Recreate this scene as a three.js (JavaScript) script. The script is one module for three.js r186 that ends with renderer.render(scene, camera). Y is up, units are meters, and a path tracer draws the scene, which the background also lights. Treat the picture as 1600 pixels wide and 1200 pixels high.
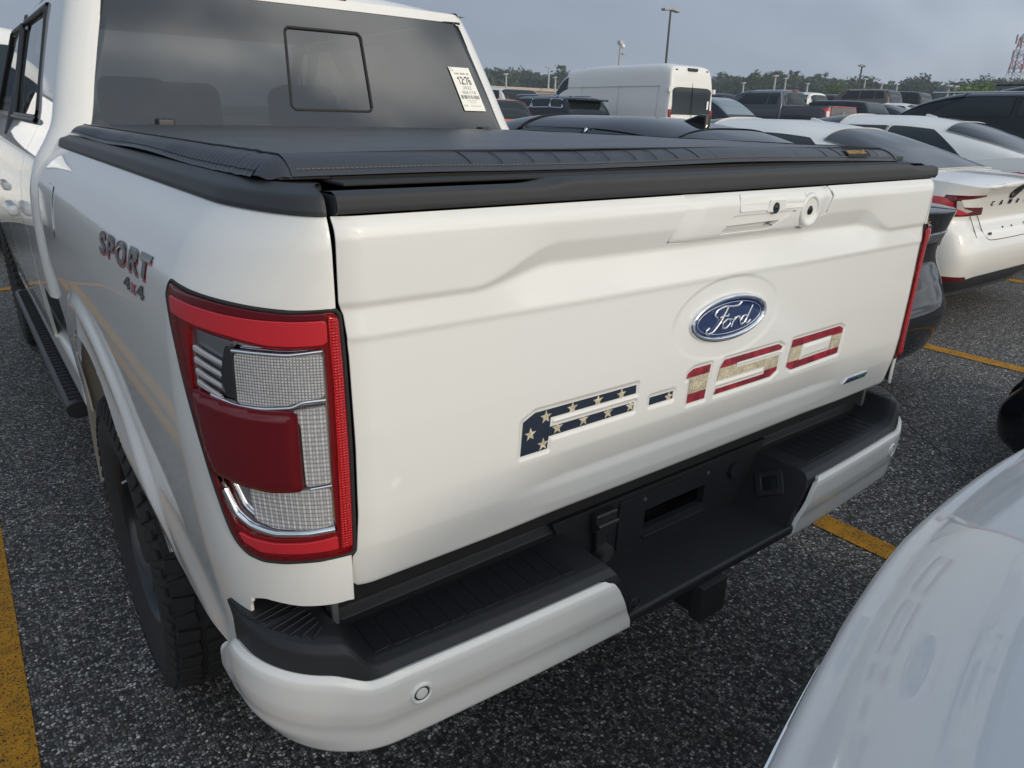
import * as THREE from 'three';
import { mergeGeometries } from 'three/addons/utils/BufferGeometryUtils.js';
import { RoundedBoxGeometry } from 'three/addons/geometries/RoundedBoxGeometry.js';
import { FontLoader } from 'three/addons/loaders/FontLoader.js';

// ------------------------------------------------------------ camera, sky, sun, exposure
const scene = new THREE.Scene();
const camera = new THREE.PerspectiveCamera(56.83, 4 / 3, 0.05, 1500);
{ // phone at chest height, 0.8 m behind the tailgate, left of the truck
  const X = new THREE.Vector3(0.79490, 0.02486, 0.60623), Y = new THREE.Vector3(0.19575, 0.93522, -0.29502), Z = new THREE.Vector3(-0.57430, 0.35318, 0.73854);
  camera.quaternion.setFromRotationMatrix(new THREE.Matrix4().makeBasis(X, Y, Z));
  camera.position.set(-1.13, 1.52, 0.80);
}
const SUN = new THREE.Vector3(0.18, 0.28, 0.94).normalize();
{
  const w = 512, h = 256, d = new Float32Array(w * h * 4);
  const hs = (a, b, c) => { const s = Math.sin(a * 127.1 + b * 311.7 + c * 74.7) * 43758.5453; return s - Math.floor(s); };
  const vn = (x, y, z) => {
    const i = Math.floor(x), j = Math.floor(y), k = Math.floor(z), f = x - i, g = y - j, e = z - k;
    const s = t => t * t * (3 - 2 * t), L = (a, b, t) => a + (b - a) * t, u = s(f), v = s(g), q = s(e);
    return L(L(L(hs(i, j, k), hs(i + 1, j, k), u), L(hs(i, j + 1, k), hs(i + 1, j + 1, k), u), v),
      L(L(hs(i, j, k + 1), hs(i + 1, j, k + 1), u), L(hs(i, j + 1, k + 1), hs(i + 1, j + 1, k + 1), u), v), q);
  };
  for (let j = 0; j < h; j++) for (let i = 0; i < w; i++) {
    const el = ((j + 0.5) / h - 0.5) * Math.PI, az = ((i + 0.5) / w - 0.5) * 2 * Math.PI;
    const x = Math.cos(el) * Math.cos(az), z = Math.cos(el) * Math.sin(az), y = Math.sin(el), yy = Math.max(y, 0);
    const t = Math.pow(yy, 0.55);
    let r = 0.335 + (0.22 - 0.335) * t, g = 0.378 + (0.31 - 0.378) * t, b = 0.446 + (0.45 - 0.446) * t;   // hazy grey-blue air
    const dt = x * SUN.x + y * SUN.y + z * SUN.z, hz = dt * 0.5 + 0.5;                                   // haze brightens towards the sun
    const k1 = 0.80 * Math.pow(hz, 1.9), k2 = 0.75 * Math.pow(hz, 12), k3 = 2.4 * Math.pow(Math.max(0, dt), 60);
    r += k1 * 0.87 + k2 * 1.0 + k3; g += k1 * 0.97 + k2 * 0.84 + k3 * 0.85; b += k1 * 1.09 + k2 * 0.62 + k3 * 0.62;
    const p = 1 / (yy + 0.22);                                   // streaky cloud sheet
    let n = 0, a = 0.5, fx = x * p * 2.4, fz = z * p * 7.5;
    for (let o = 0; o < 5; o++) { n += a * vn(fx + 11, fz + 7, o * 3.1); fx *= 2.1; fz *= 2.05; a *= 0.5; }
    const back = Math.min(1, Math.max(0, z * 0.9 + 0.55));
    const nq = Math.min(1, Math.max(0, (n - 0.32) / 0.32)), c = (nq * nq * (3 - 2 * nq) - 0.5) * (0.05 + 0.95 * back);
    const m = q => Math.max(0.45, 1 + c * q);
    r *= m(1.1) * (1 + 0.07 * back); g *= m(1) * (1 + 0.01 * back); b *= m(0.85) * (1 - 0.08 * back);
    if (y < 0) { const q = Math.min(1, -y * 6); r += (0.10 - r) * q; g += (0.098 - g) * q; b += (0.095 - b) * q; }
    const o = (j * w + i) * 4; d[o] = r; d[o + 1] = g; d[o + 2] = b; d[o + 3] = 1;
  }
  const tx = new THREE.DataTexture(d, w, h, THREE.RGBAFormat, THREE.FloatType);
  tx.mapping = THREE.EquirectangularReflectionMapping; tx.magFilter = THREE.LinearFilter; tx.minFilter = THREE.LinearFilter; tx.needsUpdate = true;
  scene.background = tx; scene.environment = tx;
}
const sun = new THREE.DirectionalLight(new THREE.Color().setRGB(1.0, 0.89, 0.73), 1.32);
sun.position.copy(SUN).multiplyScalar(40); sun.castShadow = true; sun.shadow.radius = 5;
Object.assign(sun.shadow.camera, { left: -30, right: 40, top: 30, bottom: -30, near: 1, far: 120 }); sun.shadow.mapSize.set(4096, 4096);
scene.add(sun, sun.target);
const renderer = new THREE.WebGLRenderer({ antialias: true });
renderer.toneMapping = THREE.LinearToneMapping;
renderer.toneMappingExposure = 0.94;
renderer.shadowMap.enabled = true;

// ------------------------------------------------------------ helpers
let seed = 12345;
const rnd = () => { seed = (seed * 1664525 + 1013904223) >>> 0; return seed / 4294967296; };
const rr = (a, b) => a + (b - a) * rnd();
const h2 = (x, y) => { let n = Math.imul(x | 0, 374761393) ^ Math.imul(y | 0, 668265263); n = Math.imul(n ^ (n >>> 13), 1274126177); return ((n ^ (n >>> 16)) >>> 0) / 4294967296; };
const noise2 = (x, y) => { const i = Math.floor(x), j = Math.floor(y), f = x - i, g = y - j, u = f * f * (3 - 2 * f), v = g * g * (3 - 2 * g); return (h2(i, j) * (1 - u) + h2(i + 1, j) * u) * (1 - v) + (h2(i, j + 1) * (1 - u) + h2(i + 1, j + 1) * u) * v; };
const fbm = (x, y, o = 4) => { let s = 0, a = 0.5; for (let k = 0; k < o; k++) { s += a * noise2(x, y); x = x * 2.03 + 5.1; y = y * 2.01 + 9.7; a *= 0.5; } return s; };
const clamp = (x, a = 0, b = 1) => Math.min(b, Math.max(a, x));
const ss = (a, b, x) => { const t = clamp((x - a) / (b - a)); return t * t * (3 - 2 * t); };
const lerp = (a, b, t) => a + (b - a) * t;
const lin = (x, xs, ys) => { if (x <= xs[0]) return ys[0]; for (let i = 1; i < xs.length; i++) if (x <= xs[i]) return lerp(ys[i - 1], ys[i], (x - xs[i - 1]) / (xs[i] - xs[i - 1])); return ys[ys.length - 1]; };
// monotone-ish smooth interpolation (Catmull-Rom with limited tangents)
const crv = (x, xs, ys) => {
  const n = xs.length; if (x <= xs[0]) return ys[0]; if (x >= xs[n - 1]) return ys[n - 1];
  let i = 0; while (x > xs[i + 1]) i++;
  const d = k => (ys[k + 1] - ys[k]) / (xs[k + 1] - xs[k]);
  const tan = k => { if (k === 0) return d(0); if (k === n - 1) return d(n - 2); const a = d(k - 1), b = d(k); return a * b <= 0 ? 0 : 2 * a * b / (a + b); };
  const h = xs[i + 1] - xs[i], t = (x - xs[i]) / h, t2 = t * t, t3 = t2 * t;
  return (2 * t3 - 3 * t2 + 1) * ys[i] + (t3 - 2 * t2 + t) * h * tan(i) + (-2 * t3 + 3 * t2) * ys[i + 1] + (t3 - t2) * h * tan(i + 1);
};
const used = {};
const numbered = n => { used[n] = (used[n] || 0) + 1; return used[n] === 1 ? n : n + '_' + String(used[n] - 1).padStart(3, '0'); };
function mesh(name, geo, mat, parent, label) {
  const m = new THREE.Mesh(geo, mat); m.castShadow = m.receiveShadow = true;
  m.name = parent ? name : numbered(name); (parent || scene).add(m);
  if (label) m.userData.label = label;
  return m;
}
function thing(name, label, category, pos = [0, 0, 0], turn = 0, group) {
  const o = new THREE.Group(); o.name = numbered(name); o.position.set(...pos); o.rotation.y = turn; o.userData = { label, category };
  if (group) o.userData.group = group; scene.add(o); return o;
}
const structure = m => { m.userData.kind = 'structure'; return m; };
const sgn = x => x < 0 ? -1 : 1;
const toG = (pos, nor, uv, idx) => { const g = new THREE.BufferGeometry(); g.setAttribute('position', new THREE.Float32BufferAttribute(pos, 3)); g.setAttribute('normal', new THREE.Float32BufferAttribute(nor, 3)); g.setAttribute('uv', new THREE.Float32BufferAttribute(uv, 2)); g.setIndex(idx); return g; };
function normalAt(fn, u, v, h = 0.0012, flip = 1) {
  const a = fn(u - h, v), b = fn(u + h, v), c = fn(u, v - h), d = fn(u, v + h);
  const ux = b[0] - a[0], uy = b[1] - a[1], uz = b[2] - a[2], vx = d[0] - c[0], vy = d[1] - c[1], vz = d[2] - c[2];
  let nx = uy * vz - uz * vy, ny = uz * vx - ux * vz, nz = ux * vy - uy * vx; const l = Math.hypot(nx, ny, nz) || 1;
  return [flip * nx / l, flip * ny / l, flip * nz / l];
}
const offs = (fn, d, h = 0.002, flip = 1) => (u, v) => { const p = fn(u, v), n = normalAt(fn, u, v, h, flip); return [p[0] + n[0] * d, p[1] + n[1] * d, p[2] + n[2] * d]; };
const mir = fn => (u, v) => { const p = fn(u, v); return [-p[0], p[1], p[2]]; };
const inside = (poly, x, y) => { let c = false; for (let i = 0, j = poly.length - 1; i < poly.length; j = i++) { const a = poly[i], b = poly[j]; if ((a[1] > y) !== (b[1] > y) && x < (b[0] - a[0]) * (y - a[1]) / (b[1] - a[1]) + a[0]) c = !c; } return c; };
const nearest = (poly, x, y, sx = 1, sy = 1) => { let bd = 1e9, bx = 0, by = 0; for (let i = 0, j = poly.length - 1; i < poly.length; j = i++) { const ax = poly[j][0], ay = poly[j][1], dx = (poly[i][0] - ax) / sx, dy = (poly[i][1] - ay) / sy, px = (x - ax) / sx, py = (y - ay) / sy; const t = clamp((px * dx + py * dy) / (dx * dx + dy * dy || 1)); const ex = px - dx * t, ey = py - dy * t, d = ex * ex + ey * ey; if (d < bd) { bd = d; bx = ax + (poly[i][0] - ax) * t; by = ay + (poly[i][1] - ay) * t; } } return [Math.sqrt(bd), bx, by]; };
// round the corners of a polygon
function roundPoly(p, r, n = 4) {
  const out = []; const N = p.length;
  for (let i = 0; i < N; i++) {
    const a = p[(i + N - 1) % N], b = p[i], c = p[(i + 1) % N];
    const la = Math.hypot(a[0] - b[0], a[1] - b[1]), lc = Math.hypot(c[0] - b[0], c[1] - b[1]); const q = Math.min(r, la * 0.45, lc * 0.45);
    const s = [b[0] + (a[0] - b[0]) / la * q, b[1] + (a[1] - b[1]) / la * q], e = [b[0] + (c[0] - b[0]) / lc * q, b[1] + (c[1] - b[1]) / lc * q];
    for (let k = 0; k <= n; k++) { const t = k / n; out.push([(1 - t) * (1 - t) * s[0] + 2 * t * (1 - t) * b[0] + t * t * e[0], (1 - t) * (1 - t) * s[1] + 2 * t * (1 - t) * b[1] + t * t * e[1]]); }
  }
  return out;
}
const rect = (a, b, c, d, r = 0, n = 4) => { const p = [[a, c], [b, c], [b, d], [a, d]]; return r ? roundPoly(p, r, n) : p; };
// a curved sheet-metal panel: outline and holes in (u,v), cut out of a grid whose cells are snapped to the outlines, with a folded rim
function panelGeo(fn, outline, holes, cu, cv, { flip = 1, rim = 0.006, h = 0.0012, uvs = 1 } = {}) {
  let u0 = 1e9, u1 = -1e9, v0 = 1e9, v1 = -1e9; for (const p of outline) { u0 = Math.min(u0, p[0]); u1 = Math.max(u1, p[0]); v0 = Math.min(v0, p[1]); v1 = Math.max(v1, p[1]); }
  const nu = Math.max(1, Math.round((u1 - u0) / cu)), nv = Math.max(1, Math.round((v1 - v0) / cv)), du = (u1 - u0) / nu, dv = (v1 - v0) / nv;
  const loops = [outline, ...holes], G = [], box = loops.map(l => { let a = 1e9, b = -1e9, c = 1e9, d = -1e9; for (const p of l) { a = Math.min(a, p[0]); b = Math.max(b, p[0]); c = Math.min(c, p[1]); d = Math.max(d, p[1]); } return [a - du, b + du, c - dv, d + dv]; });
  for (let j = 0; j <= nv; j++) for (let i = 0; i <= nu; i++) {
    let u = u0 + i * du, v = v0 + j * dv, best = 0.62, bu = u, bv = v;
    loops.forEach((l, k) => { const b = box[k]; if (u < b[0] || u > b[1] || v < b[2] || v > b[3]) return; const q = nearest(l, u, v, du, dv); if (q[0] < best) { best = q[0]; bu = q[1]; bv = q[2]; } });
    G.push([bu, bv]);
  }
  const ok = (x, y) => inside(outline, x, y) && !holes.some(hh => inside(hh, x, y));
  const tris = [], W = nu + 1;
  const tri = (a, b, c) => { const A = G[a], B = G[b], C = G[c]; if (Math.abs((B[0] - A[0]) * (C[1] - A[1]) - (B[1] - A[1]) * (C[0] - A[0])) < du * dv * 0.02) return; if (ok((A[0] + B[0] + C[0]) / 3, (A[1] + B[1] + C[1]) / 3)) tris.push([a, b, c]); };
  for (let j = 0; j < nv; j++) for (let i = 0; i < nu; i++) { const a = j * W + i, b = a + 1, c = a + W, d = c + 1; if ((i + j) & 1) { tri(a, b, c); tri(b, d, c); } else { tri(a, b, d); tri(a, d, c); } }
  const map = new Map(), pos = [], nor = [], uv = [], idx = [];
  const vert = k => { if (map.has(k)) return map.get(k); const [u, v] = G[k], p = fn(u, v), n = normalAt(fn, u, v, h, flip), id = pos.length / 3; pos.push(...p); nor.push(...n); uv.push(u * uvs, v * uvs); map.set(k, id); return id; };
  const edges = new Map();
  for (let [a, b, c] of tris) { // G winding is ccw in (u,v): agrees with +normal when flip=1
    const A = G[a], B = G[b], C = G[c]; if ((B[0] - A[0]) * (C[1] - A[1]) - (B[1] - A[1]) * (C[0] - A[0]) < 0) [b, c] = [c, b];
    const [p, q, r] = flip > 0 ? [a, b, c] : [a, c, b];
    idx.push(vert(p), vert(q), vert(r));
    for (const [s, t] of [[p, q], [q, r], [r, p]]) { const kk = s < t ? s * 4194304 + t : t * 4194304 + s; if (edges.has(kk)) edges.set(kk, null); else edges.set(kk, [s, t]); }
  }
  if (rim > 0) {
    const P = k => [pos[3 * k], pos[3 * k + 1], pos[3 * k + 2]], Nn = k => [nor[3 * k], nor[3 * k + 1], nor[3 * k + 2]];
    const bev = Math.min(0.0015, rim * 0.4);
    for (const e of edges.values()) if (e) {
      const a = vert(e[0]), b = vert(e[1]), pa = P(a), pb = P(b), na = Nn(a), nb = Nn(b);
      const t = [pb[0] - pa[0], pb[1] - pa[1], pb[2] - pa[2]], o = [t[1] * na[2] - t[2] * na[1], t[2] * na[0] - t[0] * na[2], t[0] * na[1] - t[1] * na[0]], l = Math.hypot(...o) || 1; const w = o.map(q => q / l);
      const id = pos.length / 3, add = (p, n) => { pos.push(...p); nor.push(...n); uv.push(0, 0); };
      const off = (p, n, d, q) => [p[0] - n[0] * d + w[0] * q, p[1] - n[1] * d + w[1] * q, p[2] - n[2] * d + w[2] * q];
      add(pa, na); add(pb, nb); add(off(pa, na, bev, bev * 0.8), w); add(off(pb, nb, bev, bev * 0.8), w); add(off(pa, na, rim, bev * 0.8), w); add(off(pb, nb, rim, bev * 0.8), w);
      idx.push(id + 1, id, id + 2, id + 1, id + 2, id + 3, id + 3, id + 2, id + 4, id + 3, id + 4, id + 5);
    }
  }
  return toG(pos, nor, uv, idx);
}
const panel = (name, fn, outline, holes, cu, cv, mat, parent, o, label) => mesh(name, panelGeo(fn, outline, holes, cu, cv, o), mat, parent, label);
// plain parametric grid, u,v in 0..1
function gridGeo(f0, nu, nv, flip = 1, us = 1, vs = 1) {
  const fn = (u, v) => f0(clamp(u), clamp(v));
  const pos = [], nor = [], uv = [], idx = [];
  for (let j = 0; j <= nv; j++) for (let i = 0; i <= nu; i++) { const u = i / nu, v = j / nv; pos.push(...fn(u, v)); nor.push(...normalAt(fn, u, v, 0.002, flip)); uv.push(u * us, v * vs); }
  for (let j = 0; j < nv; j++) for (let i = 0; i < nu; i++) { const a = j * (nu + 1) + i, b = a + 1, c = a + nu + 1, d = c + 1; if (flip > 0) idx.push(a, b, d, a, d, c); else idx.push(a, d, b, a, c, d); }
  return toG(pos, nor, uv, idx);
}
const box = (x0, x1, y0, y1, z0, z1, r = 0.004) => { const g = new RoundedBoxGeometry(x1 - x0, y1 - y0, z1 - z0, 2, Math.min(r, (x1 - x0) * 0.45, (y1 - y0) * 0.45, (z1 - z0) * 0.45)); g.translate((x0 + x1) / 2, (y0 + y1) / 2, (z0 + z1) / 2); return g; };
const tube = (pts, r, closed = false, seg = 0, rs = 8) => new THREE.TubeGeometry(new THREE.CatmullRomCurve3(pts.map(p => new THREE.Vector3(...p)), closed, 'catmullrom', 0.3), seg || pts.length * 4, r, rs, closed);
const bar = (a, b, r, r2 = r, n = 12) => { const A = new THREE.Vector3(...a), B = new THREE.Vector3(...b), d = B.clone().sub(A), g = new THREE.CylinderGeometry(r2, r, d.length(), n); g.applyQuaternion(new THREE.Quaternion().setFromUnitVectors(new THREE.Vector3(0, 1, 0), d.normalize())); g.translate((A.x + B.x) / 2, (A.y + B.y) / 2, (A.z + B.z) / 2); return g; };
const merge = gs => mergeGeometries(gs.map(g => { const q = g.index ? g.toNonIndexed() : g; for (const k of Object.keys(q.attributes)) if (!['position', 'normal', 'uv'].includes(k)) q.deleteAttribute(k); return q; }));
// bend a flat geometry (x,y,z) onto a surface
function wrap(geo, fn, mapU, lift = 0, flip = 1) {
  const p = geo.attributes.position; for (let i = 0; i < p.count; i++) { const [u, v] = mapU(p.getX(i), p.getY(i)), d = p.getZ(i) + lift, q = fn(u, v), n = normalAt(fn, u, v, 0.003, flip); p.setXYZ(i, q[0] + n[0] * d, q[1] + n[1] * d, q[2] + n[2] * d); }
  geo.computeVertexNormals(); return geo;
}
const font = await new FontLoader().loadAsync('fonts/droid/droid_sans_bold.typeface.json');
const textGeo = (t, size, depth, bevel = 0) => { const g = new THREE.ExtrudeGeometry(font.generateShapes(t, size), { depth, bevelEnabled: bevel > 0, bevelSize: bevel, bevelThickness: bevel, bevelSegments: 1, curveSegments: 4 }); return g; };
const shapeOf = pts => { const s = new THREE.Shape(); pts.forEach((p, i) => i ? s.lineTo(p[0], p[1]) : s.moveTo(p[0], p[1])); return s; };
const extr = (pts, depth, bevel = 0, holes = []) => { const s = shapeOf(pts); for (const h of holes) s.holes.push(shapeOf(h)); return new THREE.ExtrudeGeometry(s, { depth, bevelEnabled: bevel > 0, bevelSize: bevel, bevelThickness: bevel, bevelSegments: 2, bevelOffset: -bevel }); };

// ------------------------------------------------------------ materials
const C = (r, g, b) => new THREE.Color().setRGB(r, g, b);
const std = (r, g, b, rough, metal = 0, o = {}) => new THREE.MeshStandardMaterial({ color: C(r, g, b), roughness: rough, metalness: metal, side: THREE.DoubleSide, ...o });
const paint = (r, g, b, o = {}) => new THREE.MeshPhysicalMaterial({ color: C(r, g, b), roughness: 0.5, metalness: 0, clearcoat: 1, clearcoatRoughness: 0.035, side: THREE.DoubleSide, ...o });
function dataTex(n, f, srgb = true, m = n) { const d = new Uint8Array(n * m * 4); for (let j = 0; j < m; j++) for (let i = 0; i < n; i++) { const c = f(i, j), o = (j * n + i) * 4; d[o] = clamp(c[0], 0, 255); d[o + 1] = clamp(c[1], 0, 255); d[o + 2] = clamp(c[2], 0, 255); d[o + 3] = 255; } const t = new THREE.DataTexture(d, n, m); t.wrapS = t.wrapT = THREE.RepeatWrapping; t.magFilter = THREE.LinearFilter; t.minFilter = THREE.LinearMipmapLinearFilter; t.generateMipmaps = true; if (srgb) t.colorSpace = THREE.SRGBColorSpace; t.needsUpdate = true; return t; }
const rep = (t, x, y = x) => { const c = t.clone(); c.repeat.set(x, y); c.needsUpdate = true; return c; };
const grainTex = dataTex(256, (i, j) => { const v = 90 + 110 * h2(i >> 1, j >> 1) * 0.6 + 60 * h2(i, j); return [v, v, v]; }, false);
const M = {
  white: paint(0.77, 0.765, 0.735),
  whiteCool: paint(0.74, 0.75, 0.75),
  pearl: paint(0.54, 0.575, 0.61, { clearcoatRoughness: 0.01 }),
  plastic: std(0.030, 0.031, 0.034, 0.56, 0, { bumpMap: rep(grainTex, 12), bumpScale: 0.0004 }),
  bumperBlack: std(0.014, 0.0155, 0.019, 0.5, 0, { bumpMap: rep(grainTex, 12), bumpScale: 0.0004 }),
  bumperFine: std(0.013, 0.0145, 0.018, 0.42),
  plasticFine: std(0.030, 0.032, 0.037, 0.5),
  trim: std(0.02, 0.021, 0.024, 0.42),
  dark: std(0.008, 0.008, 0.009, 0.9),
  rubber: std(0.017, 0.017, 0.018, 0.75),
  tread: std(0.016, 0.016, 0.017, 0.85),
  chrome: std(0.82, 0.83, 0.85, 0.07, 1),
  satin: std(0.35, 0.36, 0.38, 0.35, 1),
  satinPale: std(0.62, 0.62, 0.64, 0.3, 0.6),
  gunmetal: std(0.05, 0.052, 0.058, 0.35, 0.9),
  blackGloss: paint(0.010, 0.011, 0.014, { specularIntensity: 0.0 }),
  steel: std(0.30, 0.31, 0.32, 0.5, 0.9),
  frame: std(0.012, 0.012, 0.013, 0.8),
  liner: std(0.40, 0.37, 0.31, 0.9),
  seat: std(0.03, 0.03, 0.032, 0.8),
  tint: new THREE.MeshPhysicalMaterial({ color: C(0.12, 0.115, 0.108), roughness: 0.0, transmission: 1, thickness: 0, ior: 2.1, specularIntensity: 1, specularColor: C(1.0, 0.91, 0.80), side: THREE.DoubleSide }),
  glassDark: new THREE.MeshPhysicalMaterial({ color: C(0.012, 0.018, 0.021), roughness: 0.5, specularIntensity: 0, clearcoat: 1, clearcoatRoughness: 0.0, side: THREE.DoubleSide }),
  clearGlass: new THREE.MeshPhysicalMaterial({ color: C(0.75, 0.82, 0.80), roughness: 0.0, transmission: 1, thickness: 0, ior: 1.5, side: THREE.DoubleSide }),
  redLens: paint(0.24, 0.005, 0.010, { roughness: 0.3 }),
  redClear: new THREE.MeshPhysicalMaterial({ color: C(0.62, 0.012, 0.022), roughness: 0.02, transmission: 0.8, thickness: 0, ior: 1.55, clearcoat: 1, clearcoatRoughness: 0.02, side: THREE.DoubleSide }),
  redBright: paint(0.52, 0.016, 0.028, { roughness: 0.3 }),
  redDeep: paint(0.105, 0.003, 0.008, { roughness: 0.3, specularIntensity: 0.3 }),
};
// ------------------------------------------------------------ ground, painted lines
const gy = x => { const t = (x - 2.5) / 0.6; const s = t > 30 ? t : Math.log1p(Math.exp(t)); const raw = 0.033 * 0.6 * s; return raw < 1.4 ? raw : 1.4 + (raw - 1.4) * 0.55; };
{
  const n = 1440, tile = 1.44, K = 160, px = n / K;           // stone chips of about 9 mm
  const pts = []; for (let j = 0; j < K; j++) for (let i = 0; i < K; i++) { const t = h2(i * 3 + 1, j * 7 + 2); const tone = t < 0.36 ? 36 + 34 * h2(i, j + 99) : t < 0.72 ? 66 + 46 * h2(i, j + 5) : t < 0.94 ? 106 + 46 * h2(i, j + 31) : 150 + 50 * h2(i, j + 77); pts.push([(i + 0.15 + 0.7 * h2(i, j)) * px, (j + 0.15 + 0.7 * h2(i + 500, j)) * px, tone, h2(i + 40, j + 60), 0.72 + 0.6 * h2(i + 9, j + 8)]); }
  const H = new Uint8Array(n * n);
  const tx = dataTex(n, (i, j) => {
    const ci = Math.floor(i / px), cj = Math.floor(j / px); let b1 = 1e9, b2 = 1e9, P = null;
    for (let dj = -1; dj <= 1; dj++) for (let di = -1; di <= 1; di++) {
      const a = (ci + di + K) % K, b = (cj + dj + K) % K, p = pts[b * K + a]; let dx = i - p[0], dy = j - p[1];
      if (dx > n / 2) dx -= n; if (dx < -n / 2) dx += n; if (dy > n / 2) dy -= n; if (dy < -n / 2) dy += n;
      const ca = Math.cos(p[3] * 6.28), sa = Math.sin(p[3] * 6.28), ex = (dx * ca + dy * sa) * 0.75, ey = (-dx * sa + dy * ca) * 1.2, d = Math.hypot(ex, ey) * p[4];
      if (d < b1) { b2 = b1; b1 = d; P = p; } else if (d < b2) b2 = d;
    }
    const e = clamp((b2 - b1) / (px * 0.30)), g = 0.80 + 0.35 * h2(i, j), warm = P[3] * 10 - 4;
    H[j * n + i] = 255 * clamp(e * (0.4 + 0.6 * P[2] / 160));
    const t = 31 + (P[2] - 31) * e; return [t * g + warm, t * g + warm * 0.3, t * g - warm * 0.3];
  });
  const bt = dataTex(n, (i, j) => { const v = H[j * n + i]; return [v, v, v]; }, false);
  const mat = new THREE.MeshStandardMaterial({ map: tx, bumpMap: bt, bumpScale: 0.003, roughness: 0.82, vertexColors: true });
  const xs = [], zs = []; for (let x = -300; x < -8; x += 20) xs.push(x); for (let x = -8; x < 14; x += 0.28) xs.push(x); for (let x = 14; x < 60; x += 2) xs.push(x); for (let x = 60; x <= 420; x += 20) xs.push(x);
  for (let z = -420; z < -30; z += 20) zs.push(z); for (let z = -30; z < -9; z += 1.5) zs.push(z); for (let z = -9; z < 6; z += 0.28) zs.push(z); for (let z = 6; z <= 120; z += 6) zs.push(z);
  const pos = [], uv = [], col = [], idx = [];
  for (const z of zs) for (const x of xs) { pos.push(x, gy(x), z); uv.push(x / tile, z / tile); let st = 0; for (const [sx, sz, sr, sk] of [[5.3, -0.75, 0.30, 0.5], [5.9, -0.9, 0.22, 0.4], [5.5, -0.3, 0.55, 0.25], [2.8, -0.2, 0.4, 0.25], [-2.3, -3.6, 0.5, 0.3], [1.0, 0.2, 0.4, 0.2], [8.1, -0.6, 0.5, 0.4], [-1.9, -1.1, 0.35, 0.22]]) { const dd = Math.hypot(x - sx, z - sz) / sr * (0.6 + 0.8 * fbm(x * 3, z * 3, 2)); st = Math.max(st, sk * ss(1, 0.3, dd)); } const c = (1 - st) * (1.20 + 0.55 * fbm(x * 0.9 + 40, z * 0.9 + 80, 4) + 0.22 * (fbm(x * 0.12 + 7, z * 0.12 + 3, 3) - 0.5)); col.push(c * 1.0, c * 0.965, c * 0.925); }
  const W = xs.length; for (let j = 0; j < zs.length - 1; j++) for (let i = 0; i < W - 1; i++) { const a = j * W + i; idx.push(a, a + W, a + 1, a + 1, a + W, a + W + 1); }
  const g = new THREE.BufferGeometry(); g.setAttribute('position', new THREE.Float32BufferAttribute(pos, 3)); g.setAttribute('uv', new THREE.Float32BufferAttribute(uv, 2)); g.setAttribute('color', new THREE.Float32BufferAttribute(col, 3)); g.setIndex(idx); g.computeVertexNormals();
  const gr = structure(mesh('asphalt_ground', g, mat)); gr.userData.label = 'dark asphalt car park with pale stone chips';
  { const pts = []; for (let k = 0; k <= 40; k++) { const t = k / 40, x = lerp(2.95, 2.2, t), z = -0.98 + 0.98 * t + 0.06 * (fbm(t * 7, 3, 3) - 0.5) * 2; pts.push([x, gy(x) - 0.0012, z]); } const cr = structure(mesh('asphalt_crack', tube(pts, 0.0035, false, 120, 5), std(0.012, 0.012, 0.012, 0.95))); cr.userData.label = 'thin dark crack in the asphalt'; }
  // worn yellow stall lines
  const lt = dataTex(512, (i, j) => { const s = h2(i >> 2, j >> 2), s2 = h2(i >> 1, (j >> 1) + 900), f = fbm(i / 40, j / 40, 3); if (s > 0.86 + 0.25 * (f - 0.3) || s2 > 0.965) return [62, 48, 26]; const v = 0.80 + 0.28 * s2 + 0.25 * (f - 0.5); return [208 * v, 146 * v, 22 * v]; });
  const lm = new THREE.MeshStandardMaterial({ map: lt, bumpMap: bt, bumpScale: 0.002, roughness: 0.8 });
  const line = (x0, x1, z0, z1, label) => { const nx = Math.max(1, Math.ceil((x1 - x0) / 0.5)), nz = Math.max(1, Math.ceil((z1 - z0) / 0.5)), p = [], n = [], u = [], ix = []; for (let j = 0; j <= nz; j++) for (let i = 0; i <= nx; i++) { const x = lerp(x0, x1, i / nx), z = lerp(z0, z1, j / nz); p.push(x, gy(x) + 0.004, z); n.push(0, 1, 0); u.push(x / 0.5, z / 0.5); } for (let j = 0; j < nz; j++) for (let i = 0; i < nx; i++) { const a = j * (nx + 1) + i; ix.push(a, a + nx + 1, a + 1, a + 1, a + nx + 1, a + nx + 2); } const m = structure(mesh('parking_line', toG(p, n, u, ix), lm)); m.userData.label = label; };
  line(-1.345, -1.232, -6.6, 7, 'yellow stall line left of the white pickup');
  line(-1.52, -1.41, -6.6, 7, 'second yellow stripe beside the left stall line');
  line(1.375, 1.49, -6.6, 7, 'yellow stall line right of the white pickup');
  line(4.12, 4.235, -6.6, 7, 'yellow stall line between the black and white sedans');
  line(6.84, 6.955, -6.6, 7, 'yellow stall line between the two white sedans');
  line(9.55, 9.665, -6.6, 7, 'yellow stall line beside the black suv');
  line(-6, 12, -6.74, -6.62, 'yellow line across the heads of the stalls');
}

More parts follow.
